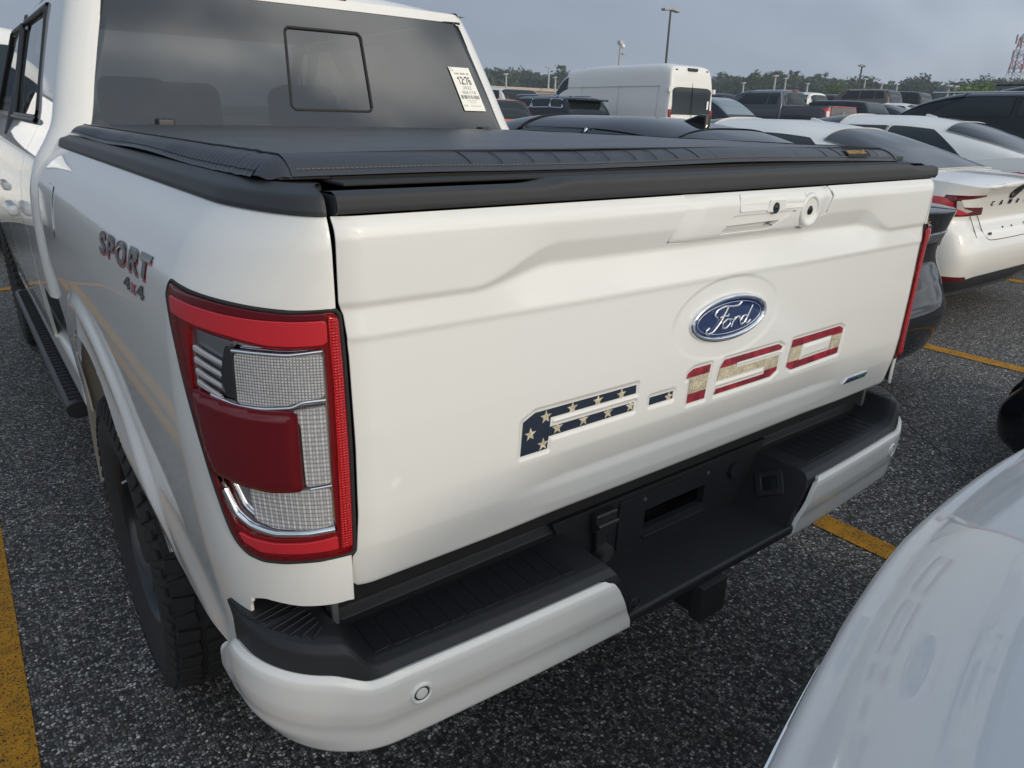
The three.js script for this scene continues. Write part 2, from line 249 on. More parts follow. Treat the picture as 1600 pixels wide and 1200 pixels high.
// ------------------------------------------------------------ the white pickup truck
const truck = thing('pickup_truck', 'white pickup truck filling the foreground, black bed cover and flag-print lettering on the tailgate', 'pickup truck');
const YS = [0.4, 0.55, 0.69, 0.8, 0.9, 1.0, 1.1, 1.2, 1.29, 1.33, 1.36, 1.39, 1.408, 1.44], XS = [0.885, 0.895, 0.905, 0.917, 0.928, 0.935, 0.940, 0.938, 0.928, 0.912, 0.895, 0.868, 0.848, 0.83];
const CB = 0.22, CN = 1.7, cTab = [], WHEEL = { y: 0.41, z: -1.12 };
{ let L = 0, px = 1, pz = -1; for (let k = 0; k <= 800; k++) { const t = k / 800 * Math.PI / 2, x = Math.pow(Math.cos(t), 2 / CN), z = -1 + Math.pow(Math.sin(t), 2 / CN); L += k ? Math.hypot((x - px) * 0.145, (z - pz) * CB) : 0; cTab.push([L, x, z]); px = x; pz = z; } }
const LC = cTab[800][0];
const cAt = u => { let a = 0, b = 800; while (b - a > 1) { const m = (a + b) >> 1; if (cTab[m][0] > u) b = m; else a = m; } const t = clamp((u - cTab[a][0]) / (cTab[b][0] - cTab[a][0] || 1)); return [lerp(cTab[a][1], cTab[b][1], t), lerp(cTab[a][2], cTab[b][2], t)]; };
function sideFn(u, y) { // left box side wrapping round the rear corner; u = 0 where the corner starts
  const xs = crv(y, YS, XS); let x, z;
  if (u <= 0) { x = xs; z = -CB + u; } else if (u <= LC) { const c = cAt(u); x = 0.785 + (xs - 0.785) * c[0]; z = CB * c[1]; } else { x = 0.785 - (u - LC); z = 0; }
  const r = Math.hypot(y - WHEEL.y, z - WHEEL.z);
  x += (0.015 * ss(0.690, 0.650, r)) * (z > WHEEL.z ? ss(0.66, 0.86, y) : 1);            // wheel-arch flare
  x += 0.013 * ss(0.84, 0.73, y + 0.35 * (z + 0.45)) * ss(-0.12, -0.34, z) * (z > WHEEL.z ? 1 : 0);
  if (y > 1.36) z -= 0.012 * Math.pow((y - 1.36) / 0.048, 2) * clamp(u / 0.1);
  return [-x, y, z];
}
const zToU = z => z <= -CB ? z + CB : (() => { for (let k = 0; k <= 800; k++) if (cTab[k][2] * CB >= z) return cTab[k][0]; return LC; })();
const lampOut = [[0.006, 1.286], [0.012, 1.305], [0.04, 1.303], [0.072, 1.300], [0.134, 1.296], [0.182, 1.293], [0.224, 1.291], [0.279, 1.292], [0.286, 1.284], [0.289, 1.23], [0.2905, 1.105], [0.289, 1.008], [0.287, 0.948], [0.282, 0.942], [0.238, 0.938], [0.192, 0.931], [0.156, 0.927], [0.130, 0.931], [0.112, 0.944], [0.102, 0.960], [0.093, 0.989], [0.081, 1.047], [0.064, 1.125], [0.047, 1.185], [0.024, 1.251]];
const grow = (poly, d) => { const n = poly.length, out = []; let A = 0; for (let i = 0; i < n; i++) { const p = poly[i], q = poly[(i + 1) % n]; A += p[0] * q[1] - p[1] * q[0]; } const s = A > 0 ? 1 : -1; for (let i = 0; i < n; i++) { const a = poly[(i + n - 1) % n], b = poly[i], c = poly[(i + 1) % n]; let e1 = [b[1] - a[1], a[0] - b[0]], e2 = [c[1] - b[1], b[0] - c[0]]; const l1 = Math.hypot(...e1) || 1, l2 = Math.hypot(...e2) || 1; let nx = e1[0] / l1 + e2[0] / l2, ny = e1[1] / l1 + e2[1] / l2; const l = Math.hypot(nx, ny) || 1; const k = s * d / Math.max(0.5, l / 2) / l; out.push([b[0] + nx * k, b[1] + ny * k]); } return out; };
const arch = []; for (let k = 0; k <= 40; k++) { const a = lerp(-0.52, Math.PI + 0.46, k / 40); const y = WHEEL.y + 0.565 * Math.sin(a) * 1.05, z = WHEEL.z + 0.53 * Math.cos(a); if (y > 0.6) arch.push([zToU(z), y]); }
const boxOutline = [[-1.53, 1.403], [-0.6, 1.403], [0.15, 1.403], [LC + 0.000, 1.403], [LC + 0.000, 0.872], [LC - 0.008, 0.866], [0.2, 0.858], [zToU(-0.085), 0.857], [zToU(-0.105), 0.850], [zToU(-0.118), 0.832], [zToU(-0.125), 0.78], [zToU(-0.145), 0.72], [zToU(-0.18), 0.690], [zToU(-0.42), 0.682], [zToU(-0.575), 0.690], ...arch, [-1.53, 0.60]];
for (const s of [1, -1]) {
  const f = s > 0 ? sideFn : mir(sideFn), fl = s;
  const nm = panel('box_side', f, boxOutline, [grow(lampOut, 0.003)], s > 0 ? 0.0085 : 0.014, s > 0 ? 0.0085 : 0.014, M.white, truck, { flip: fl, rim: 0.005 });
  if (s > 0) { // fuel filler door, slightly sunk with a gap round it
    const d = rect(-1.33, -1.19, 1.19, 1.32, 0.03, 5);
    panel('fuel_door', offs(f, 0.0022), d, [], 0.01, 0.01, M.whiteCool, nm, { flip: fl, rim: 0.002 });
    mesh('fuel_door_gap', tube(d.filter((_, i) => i % 2 === 0).map(p => offs(f, 0.0006)(p[0], p[1])), 0.0012, true, 60, 5), M.dark, nm);
  }
  // black rail cap on top of the box side
  const sec = [[-0.0025, 1.4035], [-0.0025, 1.409], [0.0025, 1.4235], [0.0045, 1.4262], [0.0075, 1.4280], [0.028, 1.4345], [0.032, 1.4362], [0.036, 1.4350], [0.10, 1.4325], [0.10, 1.405]];
  const capFn = (a, b) => { const u = lerp(-1.53, LC, a), t = b * (sec.length - 1), i = Math.min(sec.length - 2, Math.floor(t)), k = t - i, d = lerp(sec[i][0], sec[i + 1][0], k), y = lerp(sec[i][1], sec[i + 1][1], k); const p = sideFn(u, 1.403), n = normalAt(sideFn, u, 1.30, 0.002); const l = Math.hypot(n[0], n[2]) || 1; const q = [p[0] - n[0] / l * d, y, p[2] - n[2] / l * d]; return s > 0 ? q : [-q[0], q[1], q[2]]; };
  mesh('bed_rail_cap', gridGeo(capFn, 160, 24, fl, 30, 2), M.plasticFine, truck);
}
// tailgate --------------------------------------------------------------------------
const LET = {
  F: [[-0.4958, 1.0149], [-0.4929, 1.0732], [-0.4694, 1.0847], [-0.2419, 1.0843], [-0.2417, 1.0685], [-0.4369, 1.0690], [-0.4377, 1.0525], [-0.2437, 1.0520], [-0.2443, 1.0368], [-0.4391, 1.0361], [-0.4414, 1.0147]],
  dash: [[-0.2024, 1.0515], [-0.1401, 1.0512], [-0.1401, 1.0365], [-0.2027, 1.0368]],
  one: [[-0.0956, 1.0152], [-0.0941, 1.0640], [-0.1048, 1.0680], [-0.1024, 1.0771], [-0.0881, 1.0842], [-0.0362, 1.0845], [-0.0433, 1.0150]],
  five: [[-0.0093, 1.0440], [-0.0056, 1.0700], [0.0064, 1.0849], [0.1878, 1.0860], [0.2040, 1.0784], [0.1996, 1.0720], [0.0488, 1.0714], [0.0494, 1.0606], [0.1972, 1.0606], [0.1966, 1.0260], [0.1756, 1.0155], [-0.0135, 1.0154], [-0.0090, 1.0265], [0.1498, 1.0265], [0.1537, 1.0440]],
  zero: [[0.2344, 1.0253], [0.2421, 1.0859], [0.4330, 1.0872], [0.4507, 1.0795], [0.4453, 1.0200], [0.2539, 1.0158]],
};
const zeroIn = [[0.2806, 1.0328], [0.2866, 1.0691], [0.4077, 1.0705], [0.4029, 1.0350]];
const letBox = Object.values(LET).map(p => [Math.min(...p.map(q => q[0])) - 0.012, Math.max(...p.map(q => q[0])) + 0.012]);
const letPoly = Object.values(LET);
function letDepth(x, y) { // stamped recess round each character
  if (y < 0.998 || y > 1.102) return 0;
  for (let k = 0; k < letPoly.length; k++) if (x > letBox[k][0] && x < letBox[k][1]) {
    let d = nearest(letPoly[k], x, y)[0]; if (inside(letPoly[k], x, y)) d = -d;
    if (k === 4) { let e = nearest(zeroIn, x, y)[0]; if (inside(zeroIn, x, y)) d = Math.max(d, e); }
    if (d < 0.0085) return -0.0030 * ss(0.0085, 0.0035, d);
  }
  return 0;
}
// vertical profile of the gate: the same creases at the ends (O) and across the middle (I), the crease lines run from one to the other
const pO = [[0.870, -0.006], [0.878, 0.000], [0.912, 0.0060], [0.934, 0.0100], [0.946, 0.0122], [1.000, 0.0158], [1.12, 0.0168], [1.2445, 0.0148], [1.2500, 0.0150], [1.2540, 0.0171], [1.2880, 0.0124], [1.2930, 0.0122], [1.2985, 0.0160], [1.378, 0.0190], [1.392, 0.0160], [1.408, 0.004]];
const pI = [[0.870, -0.010], [0.880, -0.002], [0.900, 0.0030], [0.932, 0.0050], [0.948, 0.0015], [1.000, 0.0148], [1.12, 0.0168], [1.2445, 0.0148], [1.2500, 0.0150], [1.2540, 0.0171], [1.3120, 0.0010], [1.3165, 0.0006], [1.3490, 0.0145], [1.378, 0.0190], [1.392, 0.0160], [1.408, 0.004]];
const NP = pO.length, pA = new Float64Array(NP), pB = new Float64Array(NP);
const prof1 = y => { if (y <= pA[0]) return pB[0]; for (let i = 1; i < NP; i++) if (y <= pA[i]) return pB[i - 1] + (pB[i] - pB[i - 1]) * (y - pA[i - 1]) / (pA[i] - pA[i - 1]); return pB[NP - 1]; };
const gateProfile = (y, k1, k2) => { for (let i = 0; i < NP; i++) { const k = i < 6 ? k2 : k1; pA[i] = pO[i][0] + (pI[i][0] - pO[i][0]) * k; pB[i] = pO[i][1] + (pI[i][1] - pO[i][1]) * k; } const d = 0.0022; return (prof1(y - 2 * d) + 2 * prof1(y - d) + 3 * prof1(y) + 2 * prof1(y + d) + prof1(y + 2 * d)) / 9; };
function tailFn(x, y) {
  const ax = Math.abs(x);
  const e1 = clamp((0.585 - ax) / 0.145), e2 = clamp((0.56 - ax) / 0.20), k1 = lerp(e1, e1 * e1 * (3 - 2 * e1), 0.7), k2 = e2 * e2 * (3 - 2 * e2);
  let z = gateProfile(y, k1, k2) - 0.006 * Math.pow(ax / 0.77, 2);
  if (ax > 0.745) z -= 0.008 * Math.pow((ax - 0.745) / 0.033, 2);
  const e = Math.hypot(x / 0.168, (y - 1.172) / 0.083); z -= 0.0022 * ss(1.0, 0.9, e);               // dish round the oval
  return [x, y, z + letDepth(x, y)];
}
const bez = [[-0.162, 1.408], [-0.158, 1.388], [-0.190, 1.327], [-0.184, 1.323], [-0.07, 1.323], [0.08, 1.325], [0.158, 1.325], [0.215, 1.330], [0.285, 1.349], [0.300, 1.386], [0.286, 1.408]];
const tailOut = [[-0.7800, 1.4035], [-0.7800, 1.30], [-0.7745, 1.285], [-0.7715, 1.23], [-0.7705, 1.10], [-0.772, 1.00], [-0.775, 0.94], [-0.7800, 0.93], [-0.7805, 0.884], [-0.772, 0.876], [0.772, 0.876], [0.7785, 0.884], [0.778, 0.93], [0.775, 0.94], [0.7705, 1.10], [0.7715, 1.23], [0.7735, 1.285], [0.7775, 1.30], [0.7775, 1.4035], [0.286, 1.4035], ...bez.slice(1, -1).reverse(), [-0.161, 1.4035]];
const tg = panel('tailgate', tailFn, tailOut, [], 0.0036, 0.0030, M.white, truck, { rim: 0.02 });
mesh('tailgate_core', box(-0.765, 0.765, 0.885, 1.395, -0.06, -0.013), M.dark, tg);
{ // lettering: printed film lying in the stamped letters
  const W = 2048, Hh = 256, x0 = -0.51, x1 = 0.46, y0 = 1.0, y1 = 1.1, cv = document.createElement('canvas'); cv.width = W; cv.height = Hh; const g = cv.getContext('2d');
  const X = x => (x - x0) / (x1 - x0) * W, Y = y => (y1 - y) / (y1 - y0) * Hh;
  g.fillStyle = '#1b2738'; g.fillRect(0, 0, X(-0.12), Hh);
  g.fillStyle = '#cfc4ae'; g.fillRect(X(-0.12), 0, W, Hh);
  g.fillStyle = '#8f1f2f'; for (const [a, b, c, d] of [[-0.12, -0.02, 1.068, 1.1], [-0.12, -0.02, 1.0, 1.034], [-0.02, 0.22, 1.069, 1.1], [-0.02, 0.22, 1.0, 1.0345], [0.22, 0.46, 1.0685, 1.1], [0.22, 0.46, 1.0, 1.035]]) g.fillRect(X(a), Y(d), X(b) - X(a), Y(c) - Y(d));
  g.fillStyle = '#d6cab2';
  for (const [sx, sy] of [[-0.447, 1.0725], [-0.4775, 1.0491], [-0.4503, 1.0251], [-0.3909, 1.0749], [-0.3335, 1.0748], [-0.2778, 1.0743], [-0.4213, 1.0471], [-0.3637, 1.0473], [-0.3069, 1.047], [-0.2524, 1.0469], [-0.151, 1.0414]]) { g.beginPath(); for (let k = 0; k < 10; k++) { const a = Math.PI / 2 + k * Math.PI / 5, r = k % 2 ? 0.0050 : 0.0125; const px = X(sx + r * Math.cos(a)), py = Y(sy + r * Math.sin(a)); k ? g.lineTo(px, py) : g.moveTo(px, py); } g.fill(); }
  const im = g.getImageData(0, 0, W, Hh), D = im.data;                    // distressed print: speckle and scuffs
  for (let j = 0; j < Hh; j++) for (let i = 0; i < W; i++) { const o = (j * W + i) * 4, pale = D[o] > 180, red = D[o] > 120 && !pale, s = h2(i >> 1, j >> 1), f = fbm(i / 26, j / 26, 4); let m = 1, ad = 0; if (pale) { m = 0.72 + 0.42 * s + 0.35 * (f - 0.5); if (s < 0.16) { D[o + 2] *= 0.75; m *= 0.85; } } else if (red) m = 0.84 + 0.26 * s + 0.9 * (f - 0.5); else { m = 0.85 + 0.3 * f; if (s > 0.985) ad = 26; } D[o] = clamp(D[o] * m + ad, 0, 255); D[o + 1] = clamp(D[o + 1] * m + ad, 0, 255); D[o + 2] = clamp(D[o + 2] * m + ad, 0, 255); }
  g.putImageData(im, 0, 0);
  const tx = new THREE.CanvasTexture(cv); tx.colorSpace = THREE.SRGBColorSpace; tx.magFilter = THREE.LinearFilter;
  const lm = new THREE.MeshPhysicalMaterial({ map: tx, roughness: 0.45, clearcoat: 0.4, clearcoatRoughness: 0.15, side: THREE.DoubleSide });
  const names = { F: 'tailgate_letter', dash: 'tailgate_hyphen', one: 'tailgate_numeral', five: 'tailgate_numeral', zero: 'tailgate_numeral' };
  const lab = { F: 'letter F printed navy with pale stars', dash: 'navy hyphen with a pale star', one: 'numeral 1 in red and pale bands', five: 'numeral 5 in red and pale bands', zero: 'numeral 0 in red and pale bands' };
  for (const k in LET) {
    const sh = shapeOf(LET[k]); if (k === 'zero') sh.holes.push(shapeOf(zeroIn));
    const ge = new THREE.ExtrudeGeometry(sh, { depth: 0.0005, bevelEnabled: false }); const p = ge.attributes.position, uv = ge.attributes.uv;
    for (let i = 0; i < p.count; i++) { const x = p.getX(i), y = p.getY(i); uv.setXY(i, (x - x0) / (x1 - x0), (y - y0) / (y1 - y0)); p.setZ(i, tailFn(x, y)[2] - letDepth(x, y) - 0.0030 + 0.0007 + p.getZ(i)); }
    ge.computeVertexNormals(); mesh(names[k], ge, lm, tg, lab[k]);
  }
}
{ // blue oval
  const em = new THREE.Group(); em.name = 'oval_emblem'; em.position.set(0, 1.172, tailFn(0.13, 1.172)[2] - 0.0025); tg.add(em);
  const ell = (a, b, n = 64) => Array.from({ length: n }, (_, k) => [a * Math.cos(k / n * 2 * Math.PI), b * Math.sin(k / n * 2 * Math.PI)]);
  const ringP = [[1.0, 0.0], [1.0, 0.006], [0.985, 0.0095], [0.955, 0.0110], [0.925, 0.0100], [0.905, 0.0070], [0.900, 0.004]];
  mesh('chrome_ring', gridGeo((u, v) => { const t = v * (ringP.length - 1), i = Math.min(ringP.length - 2, Math.floor(t)), k = t - i, s = lerp(ringP[i][0], ringP[i + 1][0], k), z = lerp(ringP[i][1], ringP[i + 1][1], k), d = 0.1145 * (1 - s); return [(0.1145 - d) * Math.cos(u * 6.28319), (0.0460 - d) * Math.sin(u * 6.28319), z]; }, 96, 18, 1), M.chrome, em);
  const blue = paint(0.006, 0.020, 0.095, { roughness: 0.3, specularIntensity: 0.3 });
  mesh('blue_plate', gridGeo((u, v) => [0.1036 * v * Math.cos(u * 6.28319), 0.0351 * v * Math.sin(u * 6.28319), 0.0075 - 0.002 * v * v], 96, 10, -1), blue, em);
  mesh('thin_ring', tube(ell(0.0965, 0.0300, 48).map(p => [p[0], p[1], 0.0062]), 0.0009, true, 140, 6), M.chrome, em);
  const S = (pts, r = 0.0021) => tube(pts.map(p => [p[0] * 0.078, p[1] * 0.046 + 0.001, 0.0085]), r, false, pts.length * 6, 6);
  mesh('script_lettering', merge([
    S([[-0.55, 0.10], [-0.66, 0.22], [-0.58, 0.42], [-0.30, 0.52], [0.0, 0.46], [0.22, 0.46], [0.34, 0.58]], 0.0026),
    S([[-0.18, 0.46], [-0.30, 0.15], [-0.45, -0.18], [-0.66, -0.46], [-0.86, -0.50], [-0.92, -0.36], [-0.82, -0.26]], 0.0025),
    S([[-0.46, 0.08], [-0.28, 0.12], [-0.14, 0.08], [-0.12, 0.18]]),
    S([[-0.16, -0.05], [-0.30, -0.18], [-0.30, -0.38], [-0.16, -0.42], [-0.04, -0.28], [-0.04, -0.10], [-0.16, -0.05], [0.04, -0.10]]),
    S([[0.16, -0.02], [0.08, -0.25], [0.04, -0.42]]), S([[0.10, -0.2], [0.22, -0.04], [0.34, -0.04], [0.33, -0.12]]),
    S([[0.62, -0.06], [0.48, -0.06], [0.38, -0.24], [0.42, -0.40], [0.54, -0.36], [0.64, -0.16], [0.82, 0.34]]), S([[0.82, 0.34], [0.72, 0.05], [0.62, -0.32], [0.70, -0.40], [0.80, -0.30]]),
  ]), M.chrome, em);
}
{ // handle bezel
  const b0 = (x, y) => { const p = tailFn(0.62, Math.max(y, 1.2)); let z = crv(y, [1.318, 1.326, 1.335, 1.36, 1.380, 1.390, 1.408], [0.002, 0.0105, 0.0150, 0.0195, 0.0205, 0.0185, 0.004]); const left = ss(-0.185, -0.13, x - (y - 1.325) * 0.45), right = ss(0.285, 0.235, x - (y - 1.35) * 0.25); z -= 0.006 * (1 - left) + 0.006 * (1 - right); return [x, y, z]; };
  const pocket = [[-0.064, 1.331], [-0.036, 1.3635], [0.170, 1.3635], [0.118, 1.3455], [0.084, 1.331]];
  const outl = grow(bez.slice(1, -1), -0.0030); const bo = [[-0.1585, 1.4035], ...outl, [0.2835, 1.4035]];
  const hz = panel('handle_bezel', b0, bo, [roundPoly(pocket, 0.004)], 0.004, 0.003, M.white, tg, { rim: 0.012 });
  mesh('handle_pocket', gridGeo((u, v) => [lerp(lerp(-0.064, -0.040, v), lerp(0.10, 0.165, v), u), lerp(1.329, 1.366, v), 0.008 - 0.011 * Math.sin(v * Math.PI)], 24, 12), M.whiteCool, hz);
  mesh('pull_handle', extr([[-0.052, 1.345], [-0.0365, 1.3630], [0.166, 1.3630], [0.120, 1.3465]], 0.006, 0.0015).translate(0, 0, 0.0085), M.white, hz);
  mesh('upper_plate', wrap(extr(rect(-0.020, 0.190, 1.368, 1.3985, 0.008, 5), 0.0012, 0.0005), b0, (x, y) => [x, y]), M.white, hz);
  mesh('camera_hood', wrap(extr([[0.062, 1.366], [0.070, 1.386], [0.118, 1.386], [0.122, 1.368], [0.095, 1.362]], 0.0018, 0.0012), b0, (x, y) => [x, y]), M.white, hz);
  const cam = mesh('reversing_camera', new THREE.CylinderGeometry(0.0105, 0.0115, 0.006, 32).rotateX(Math.PI / 2).translate(0.089, 1.3715, 0.0200), M.trim, hz);
  mesh('camera_lens', new THREE.SphereGeometry(0.0055, 20, 10).scale(1, 1, 0.4).translate(0.089, 1.3715, 0.0228), M.blackGloss, cam);
  const kx = 0.211, ky = 1.3605;
  const lathe = (prof, m, par, name) => mesh(name, new THREE.LatheGeometry(prof.map(p => new THREE.Vector2(p[0], p[1])), 40).rotateX(Math.PI / 2).translate(kx, ky, 0.014), m, par);
  const kn = lathe([[0.034, -0.008], [0.034, 0.004], [0.032, 0.008], [0.028, 0.0095], [0.0245, 0.009], [0.0235, 0.005], [0.010, 0.0045], [0.0085, 0.0045]], M.white, hz, 'lock_surround');
  lathe([[0.0088, 0.003], [0.0088, 0.0065], [0.006, 0.008], [0.0001, 0.008]], M.gunmetal, kn, 'lock_cylinder');
  mesh('keyhole', box(kx - 0.001, kx + 0.001, ky - 0.004, ky + 0.004, 0.0215, 0.0228, 0.0004), M.dark, kn);
}
{ // small green-blue badge low on the right
  const bg = mesh('trim_badge', wrap(extr([[0.507, 0.926], [0.522, 0.940], [0.622, 0.940], [0.614, 0.926]], 0.003, 0.001), tailFn, (x, y) => [x, y]), M.chrome, tg);
  mesh('blue_inlay', wrap(extr([[0.520, 0.929], [0.527, 0.937], [0.58, 0.937], [0.575, 0.929]], 0.0045), tailFn, (x, y) => [x, y]), paint(0.02, 0.05, 0.14), bg);
  mesh('green_inlay', wrap(extr([[0.580, 0.929], [0.585, 0.937], [0.614, 0.937], [0.608, 0.929]], 0.0045), tailFn, (x, y) => [x, y]), paint(0.02, 0.16, 0.10), bg);
}
{ // black cap along the top of the tailgate
  const sec = [[0.006, 1.4065], [0.0105, 1.412], [0.0100, 1.430], [0.007, 1.436], [-0.004, 1.4395], [-0.03, 1.4375], [-0.09, 1.431], [-0.09, 1.40]];
  const f = (u, v) => { const t = v * (sec.length - 1), i = Math.min(sec.length - 2, Math.floor(t)), k = t - i, x = lerp(-0.777, 0.777, u); const lo = ss(0.40, 0.46, Math.abs(x)) * (i + k > 1.4 ? 1 : 0); return [x, lerp(sec[i][1], sec[i + 1][1], k) - 0.0075 * ss(0.40, 0.47, -x) * ss(1.0, 2.0, t) - 0.006 * ss(0.64, 0.68, x) * ss(1.0, 2.0, t), lerp(sec[i][0], sec[i + 1][0], k) - 0.005 * Math.pow(x / 0.777, 2)]; };
  const cap = mesh('tailgate_cap', gridGeo(f, 120, 28, 1, 30, 3), M.plastic, truck);
  for (const s of [-1, 1]) mesh('cap_end', box(s * 0.7765 - 0.001, s * 0.7765 + 0.001, 1.405, 1.428, -0.09, 0.002), M.plasticFine, cap);
  mesh('top_seal', box(-0.74, 0.74, 1.432, 1.4365, -0.125, -0.055, 0.002), M.rubber, cap);
}
// tail lamps --------------------------------------------------------------------------
{
  const gridT = dataTex(128, (i, j) => { const a = Math.pow(Math.abs(Math.sin(i / 128 * Math.PI * 16)), 0.7), b = Math.pow(Math.abs(Math.sin(j / 128 * Math.PI * 16)), 0.7), v = 255 * Math.min(a, b); return [v, v, v]; }, false);
  const lensT = (fx, fy) => dataTex(256, (i, j) => { const a = Math.abs(Math.sin(i / 256 * Math.PI * fx)), b = Math.abs(Math.sin(j / 256 * Math.PI * fy)), v = 150 + 92 * Math.pow(a * b, 0.6) * (0.85 + 0.3 * h2(Math.floor(i / 256 * fx), Math.floor(j / 256 * fy))); return [v, v * 1.0, v * 1.01]; });
  const ribT = dataTex(64, (i, j) => { const v = 255 * Math.abs(Math.sin(i / 64 * Math.PI * 8)) * (0.6 + 0.4 * Math.abs(Math.sin(j / 64 * Math.PI * 8))); return [v, v, v]; }, false);
  const prism = new THREE.MeshPhysicalMaterial({ map: lensT(16, 16), metalness: 0.0, roughness: 0.12, transmission: 0.35, thickness: 0, bumpMap: rep(gridT, 1), bumpScale: 0.0012, clearcoat: 1, clearcoatRoughness: 0.03, side: THREE.DoubleSide });
  const prism2 = prism.clone(); prism2.bumpMap = rep(ribT, 1); prism2.map = lensT(16, 10);
  const reflex = paint(0.55, 0.010, 0.014, { roughness: 0.16, metalness: 0.25, bumpMap: rep(gridT, 1), bumpScale: 0.0016 });
  for (const s of [1, -1]) {
    const f = s > 0 ? sideFn : mir(sideFn), o = { flip: s, rim: 0.004, uvs: 16 }, lamp = new THREE.Group(), cs = s > 0 ? 0.005 : 0.012; lamp.name = 'tail_lamp'; truck.add(lamp);
    const P = (name, d, outl, holes, mat, cell = cs, oo = o) => panel(name, offs(f, d + (s < 0 ? 0.007 : 0), 0.002, s), outl, holes, cell, cell, mat, lamp, oo);
    P('lamp_housing', -0.016, grow(lampOut, 0.004), [], M.dark, 0.01);
    mesh('lamp_seal', tube(lampOut.map(p => offs(f, -0.001, 0.002, s)(p[0], p[1])), 0.0032, true, 160, 6), M.rubber, lamp);
    const win = [[0.069, 1.257], [0.144, 1.2515], [0.198, 1.2445], [0.266, 1.2455], [0.267, 1.198], [0.267, 1.145], [0.265, 1.052], [0.265, 0.982], [0.225, 0.974], [0.178, 0.967], [0.140, 0.967], [0.113, 0.979], [0.098, 1.011], [0.083, 1.068], [0.070, 1.132], [0.068, 1.196]];
    // red surround in four lenses
    const outer = grow(lampOut, -0.003);
    P('red_backing', -0.008, outer, [win], M.satinPale, 0.01);
    P('red_surround', 0.001, outer, [win], M.redClear, s > 0 ? 0.0042 : 0.012);
    P('upper_red_bar', 0.0045, roundPoly([[0.024, 1.288], [0.076, 1.284], [0.135, 1.2805], [0.182, 1.279], [0.231, 1.279], [0.268, 1.280], [0.268, 1.2515], [0.23, 1.2495], [0.198, 1.2495], [0.144, 1.2565], [0.072, 1.263], [0.031, 1.268]], 0.004), [], M.redBright);
    P('top_edge_bar', 0.0035, [[0.030, 1.2995], [0.072, 1.2965], [0.134, 1.2925], [0.182, 1.2895], [0.224, 1.2875], [0.268, 1.2885], [0.268, 1.2825], [0.224, 1.2815], [0.182, 1.2815], [0.134, 1.2835], [0.072, 1.288], [0.030, 1.2915]], [], M.redDeep, cs * 0.6);
    P('reflex_strip', 0.0038, [[0.2715, 1.284], [0.2825, 1.281], [0.2845, 1.195], [0.2845, 1.086], [0.2825, 0.957], [0.2695, 0.957], [0.2725, 1.088], [0.2735, 1.197]], [], reflex, cs * 0.5);
    P('lower_red_bar', 0.0040, [[0.128, 0.953], [0.156, 0.944], [0.192, 0.948], [0.238, 0.954], [0.264, 0.957], [0.264, 0.975], [0.225, 0.967], [0.178, 0.961], [0.140, 0.961], [0.120, 0.966]], [], M.redBright);
    // bright tub behind the clear window
    P('chrome_tub', -0.010, grow(win, 0.002), [], M.chrome, 0.008);
    P('upper_clear_lens', 0.000, roundPoly([[0.149, 1.2335], [0.18, 1.2335], [0.221, 1.2335], [0.262, 1.2375], [0.262, 1.180], [0.235, 1.177], [0.219, 1.170], [0.184, 1.166], [0.149, 1.166]], 0.006), [], prism, cs * 0.8);
    P('middle_clear_lens', -0.001, roundPoly([[0.222, 1.162], [0.262, 1.167], [0.262, 1.057], [0.231, 1.053], [0.231, 1.14]], 0.004), [], prism2, cs * 0.8);
    P('lower_clear_lens', -0.001, roundPoly([[0.15, 1.043], [0.206, 1.046], [0.261, 1.049], [0.260, 0.992], [0.226, 0.987], [0.18, 0.984], [0.150, 0.993]], 0.006), [], prism2, cs * 0.8);
    for (const [p, d] of [[[[0.146, 1.236], [0.18, 1.2365], [0.221, 1.2365], [0.263, 1.241]], 0.0028], [[[0.263, 1.176], [0.236, 1.1735], [0.221, 1.1665], [0.184, 1.1625], [0.147, 1.1625], [0.105, 1.170]], 0.0026], [[[0.263, 1.053], [0.236, 1.0495]], 0.002], [[[0.263, 0.986], [0.226, 0.981], [0.18, 0.9765], [0.144, 0.982], [0.119, 0.998], [0.104, 1.030]], 0.0055]])
      mesh('chrome_strip', tube(p.map(q => offs(f, -0.001, 0.002, s)(q[0], q[1])), d, false, 40, 8), M.chrome, lamp);
    P('black_divider', 0.001, [[0.136, 1.240], [0.1465, 1.238], [0.1465, 1.172], [0.133, 1.174], [0.127, 1.20]], [], M.trim);
    for (let k = 0; k < 4; k++) { const y = 1.232 - k * 0.0155; P('pale_fin', 0.002, [[0.080 + k * 0.001, y], [0.130 - k * 0.002, y - 0.014], [0.130 - k * 0.002, y - 0.0165], [0.080 + k * 0.001, y - 0.0055]], [], M.satinPale, 0.0025); }
    P('fin_backing', -0.006, [[0.072, 1.252], [0.138, 1.246], [0.132, 1.172], [0.076, 1.180]], [], M.satin);
    // proud red brake lens
    const br = roundPoly([[0.072, 1.172], [0.099, 1.169], [0.147, 1.1625], [0.192, 1.161], [0.2265, 1.162], [0.2275, 1.154], [0.226, 1.049], [0.216, 1.047], [0.184, 1.043], [0.14, 1.046], [0.098, 1.054], [0.085, 1.088]], 0.006);
    const bc = [0.155, 1.106];
    const bf = (u, y) => { const d = nearest(br, u, y)[0]; return offs(f, 0.0035 + 0.0065 * Math.sqrt(clamp(d / 0.012)), 0.003, s)(u, y); };
    P('brake_lens', 0, br, [], M.redDeep, 0.01).geometry = panelGeo(bf, br, [], cs * 0.8, cs * 0.8, { flip: s, rim: 0.012, h: 0.002 });
  }
}
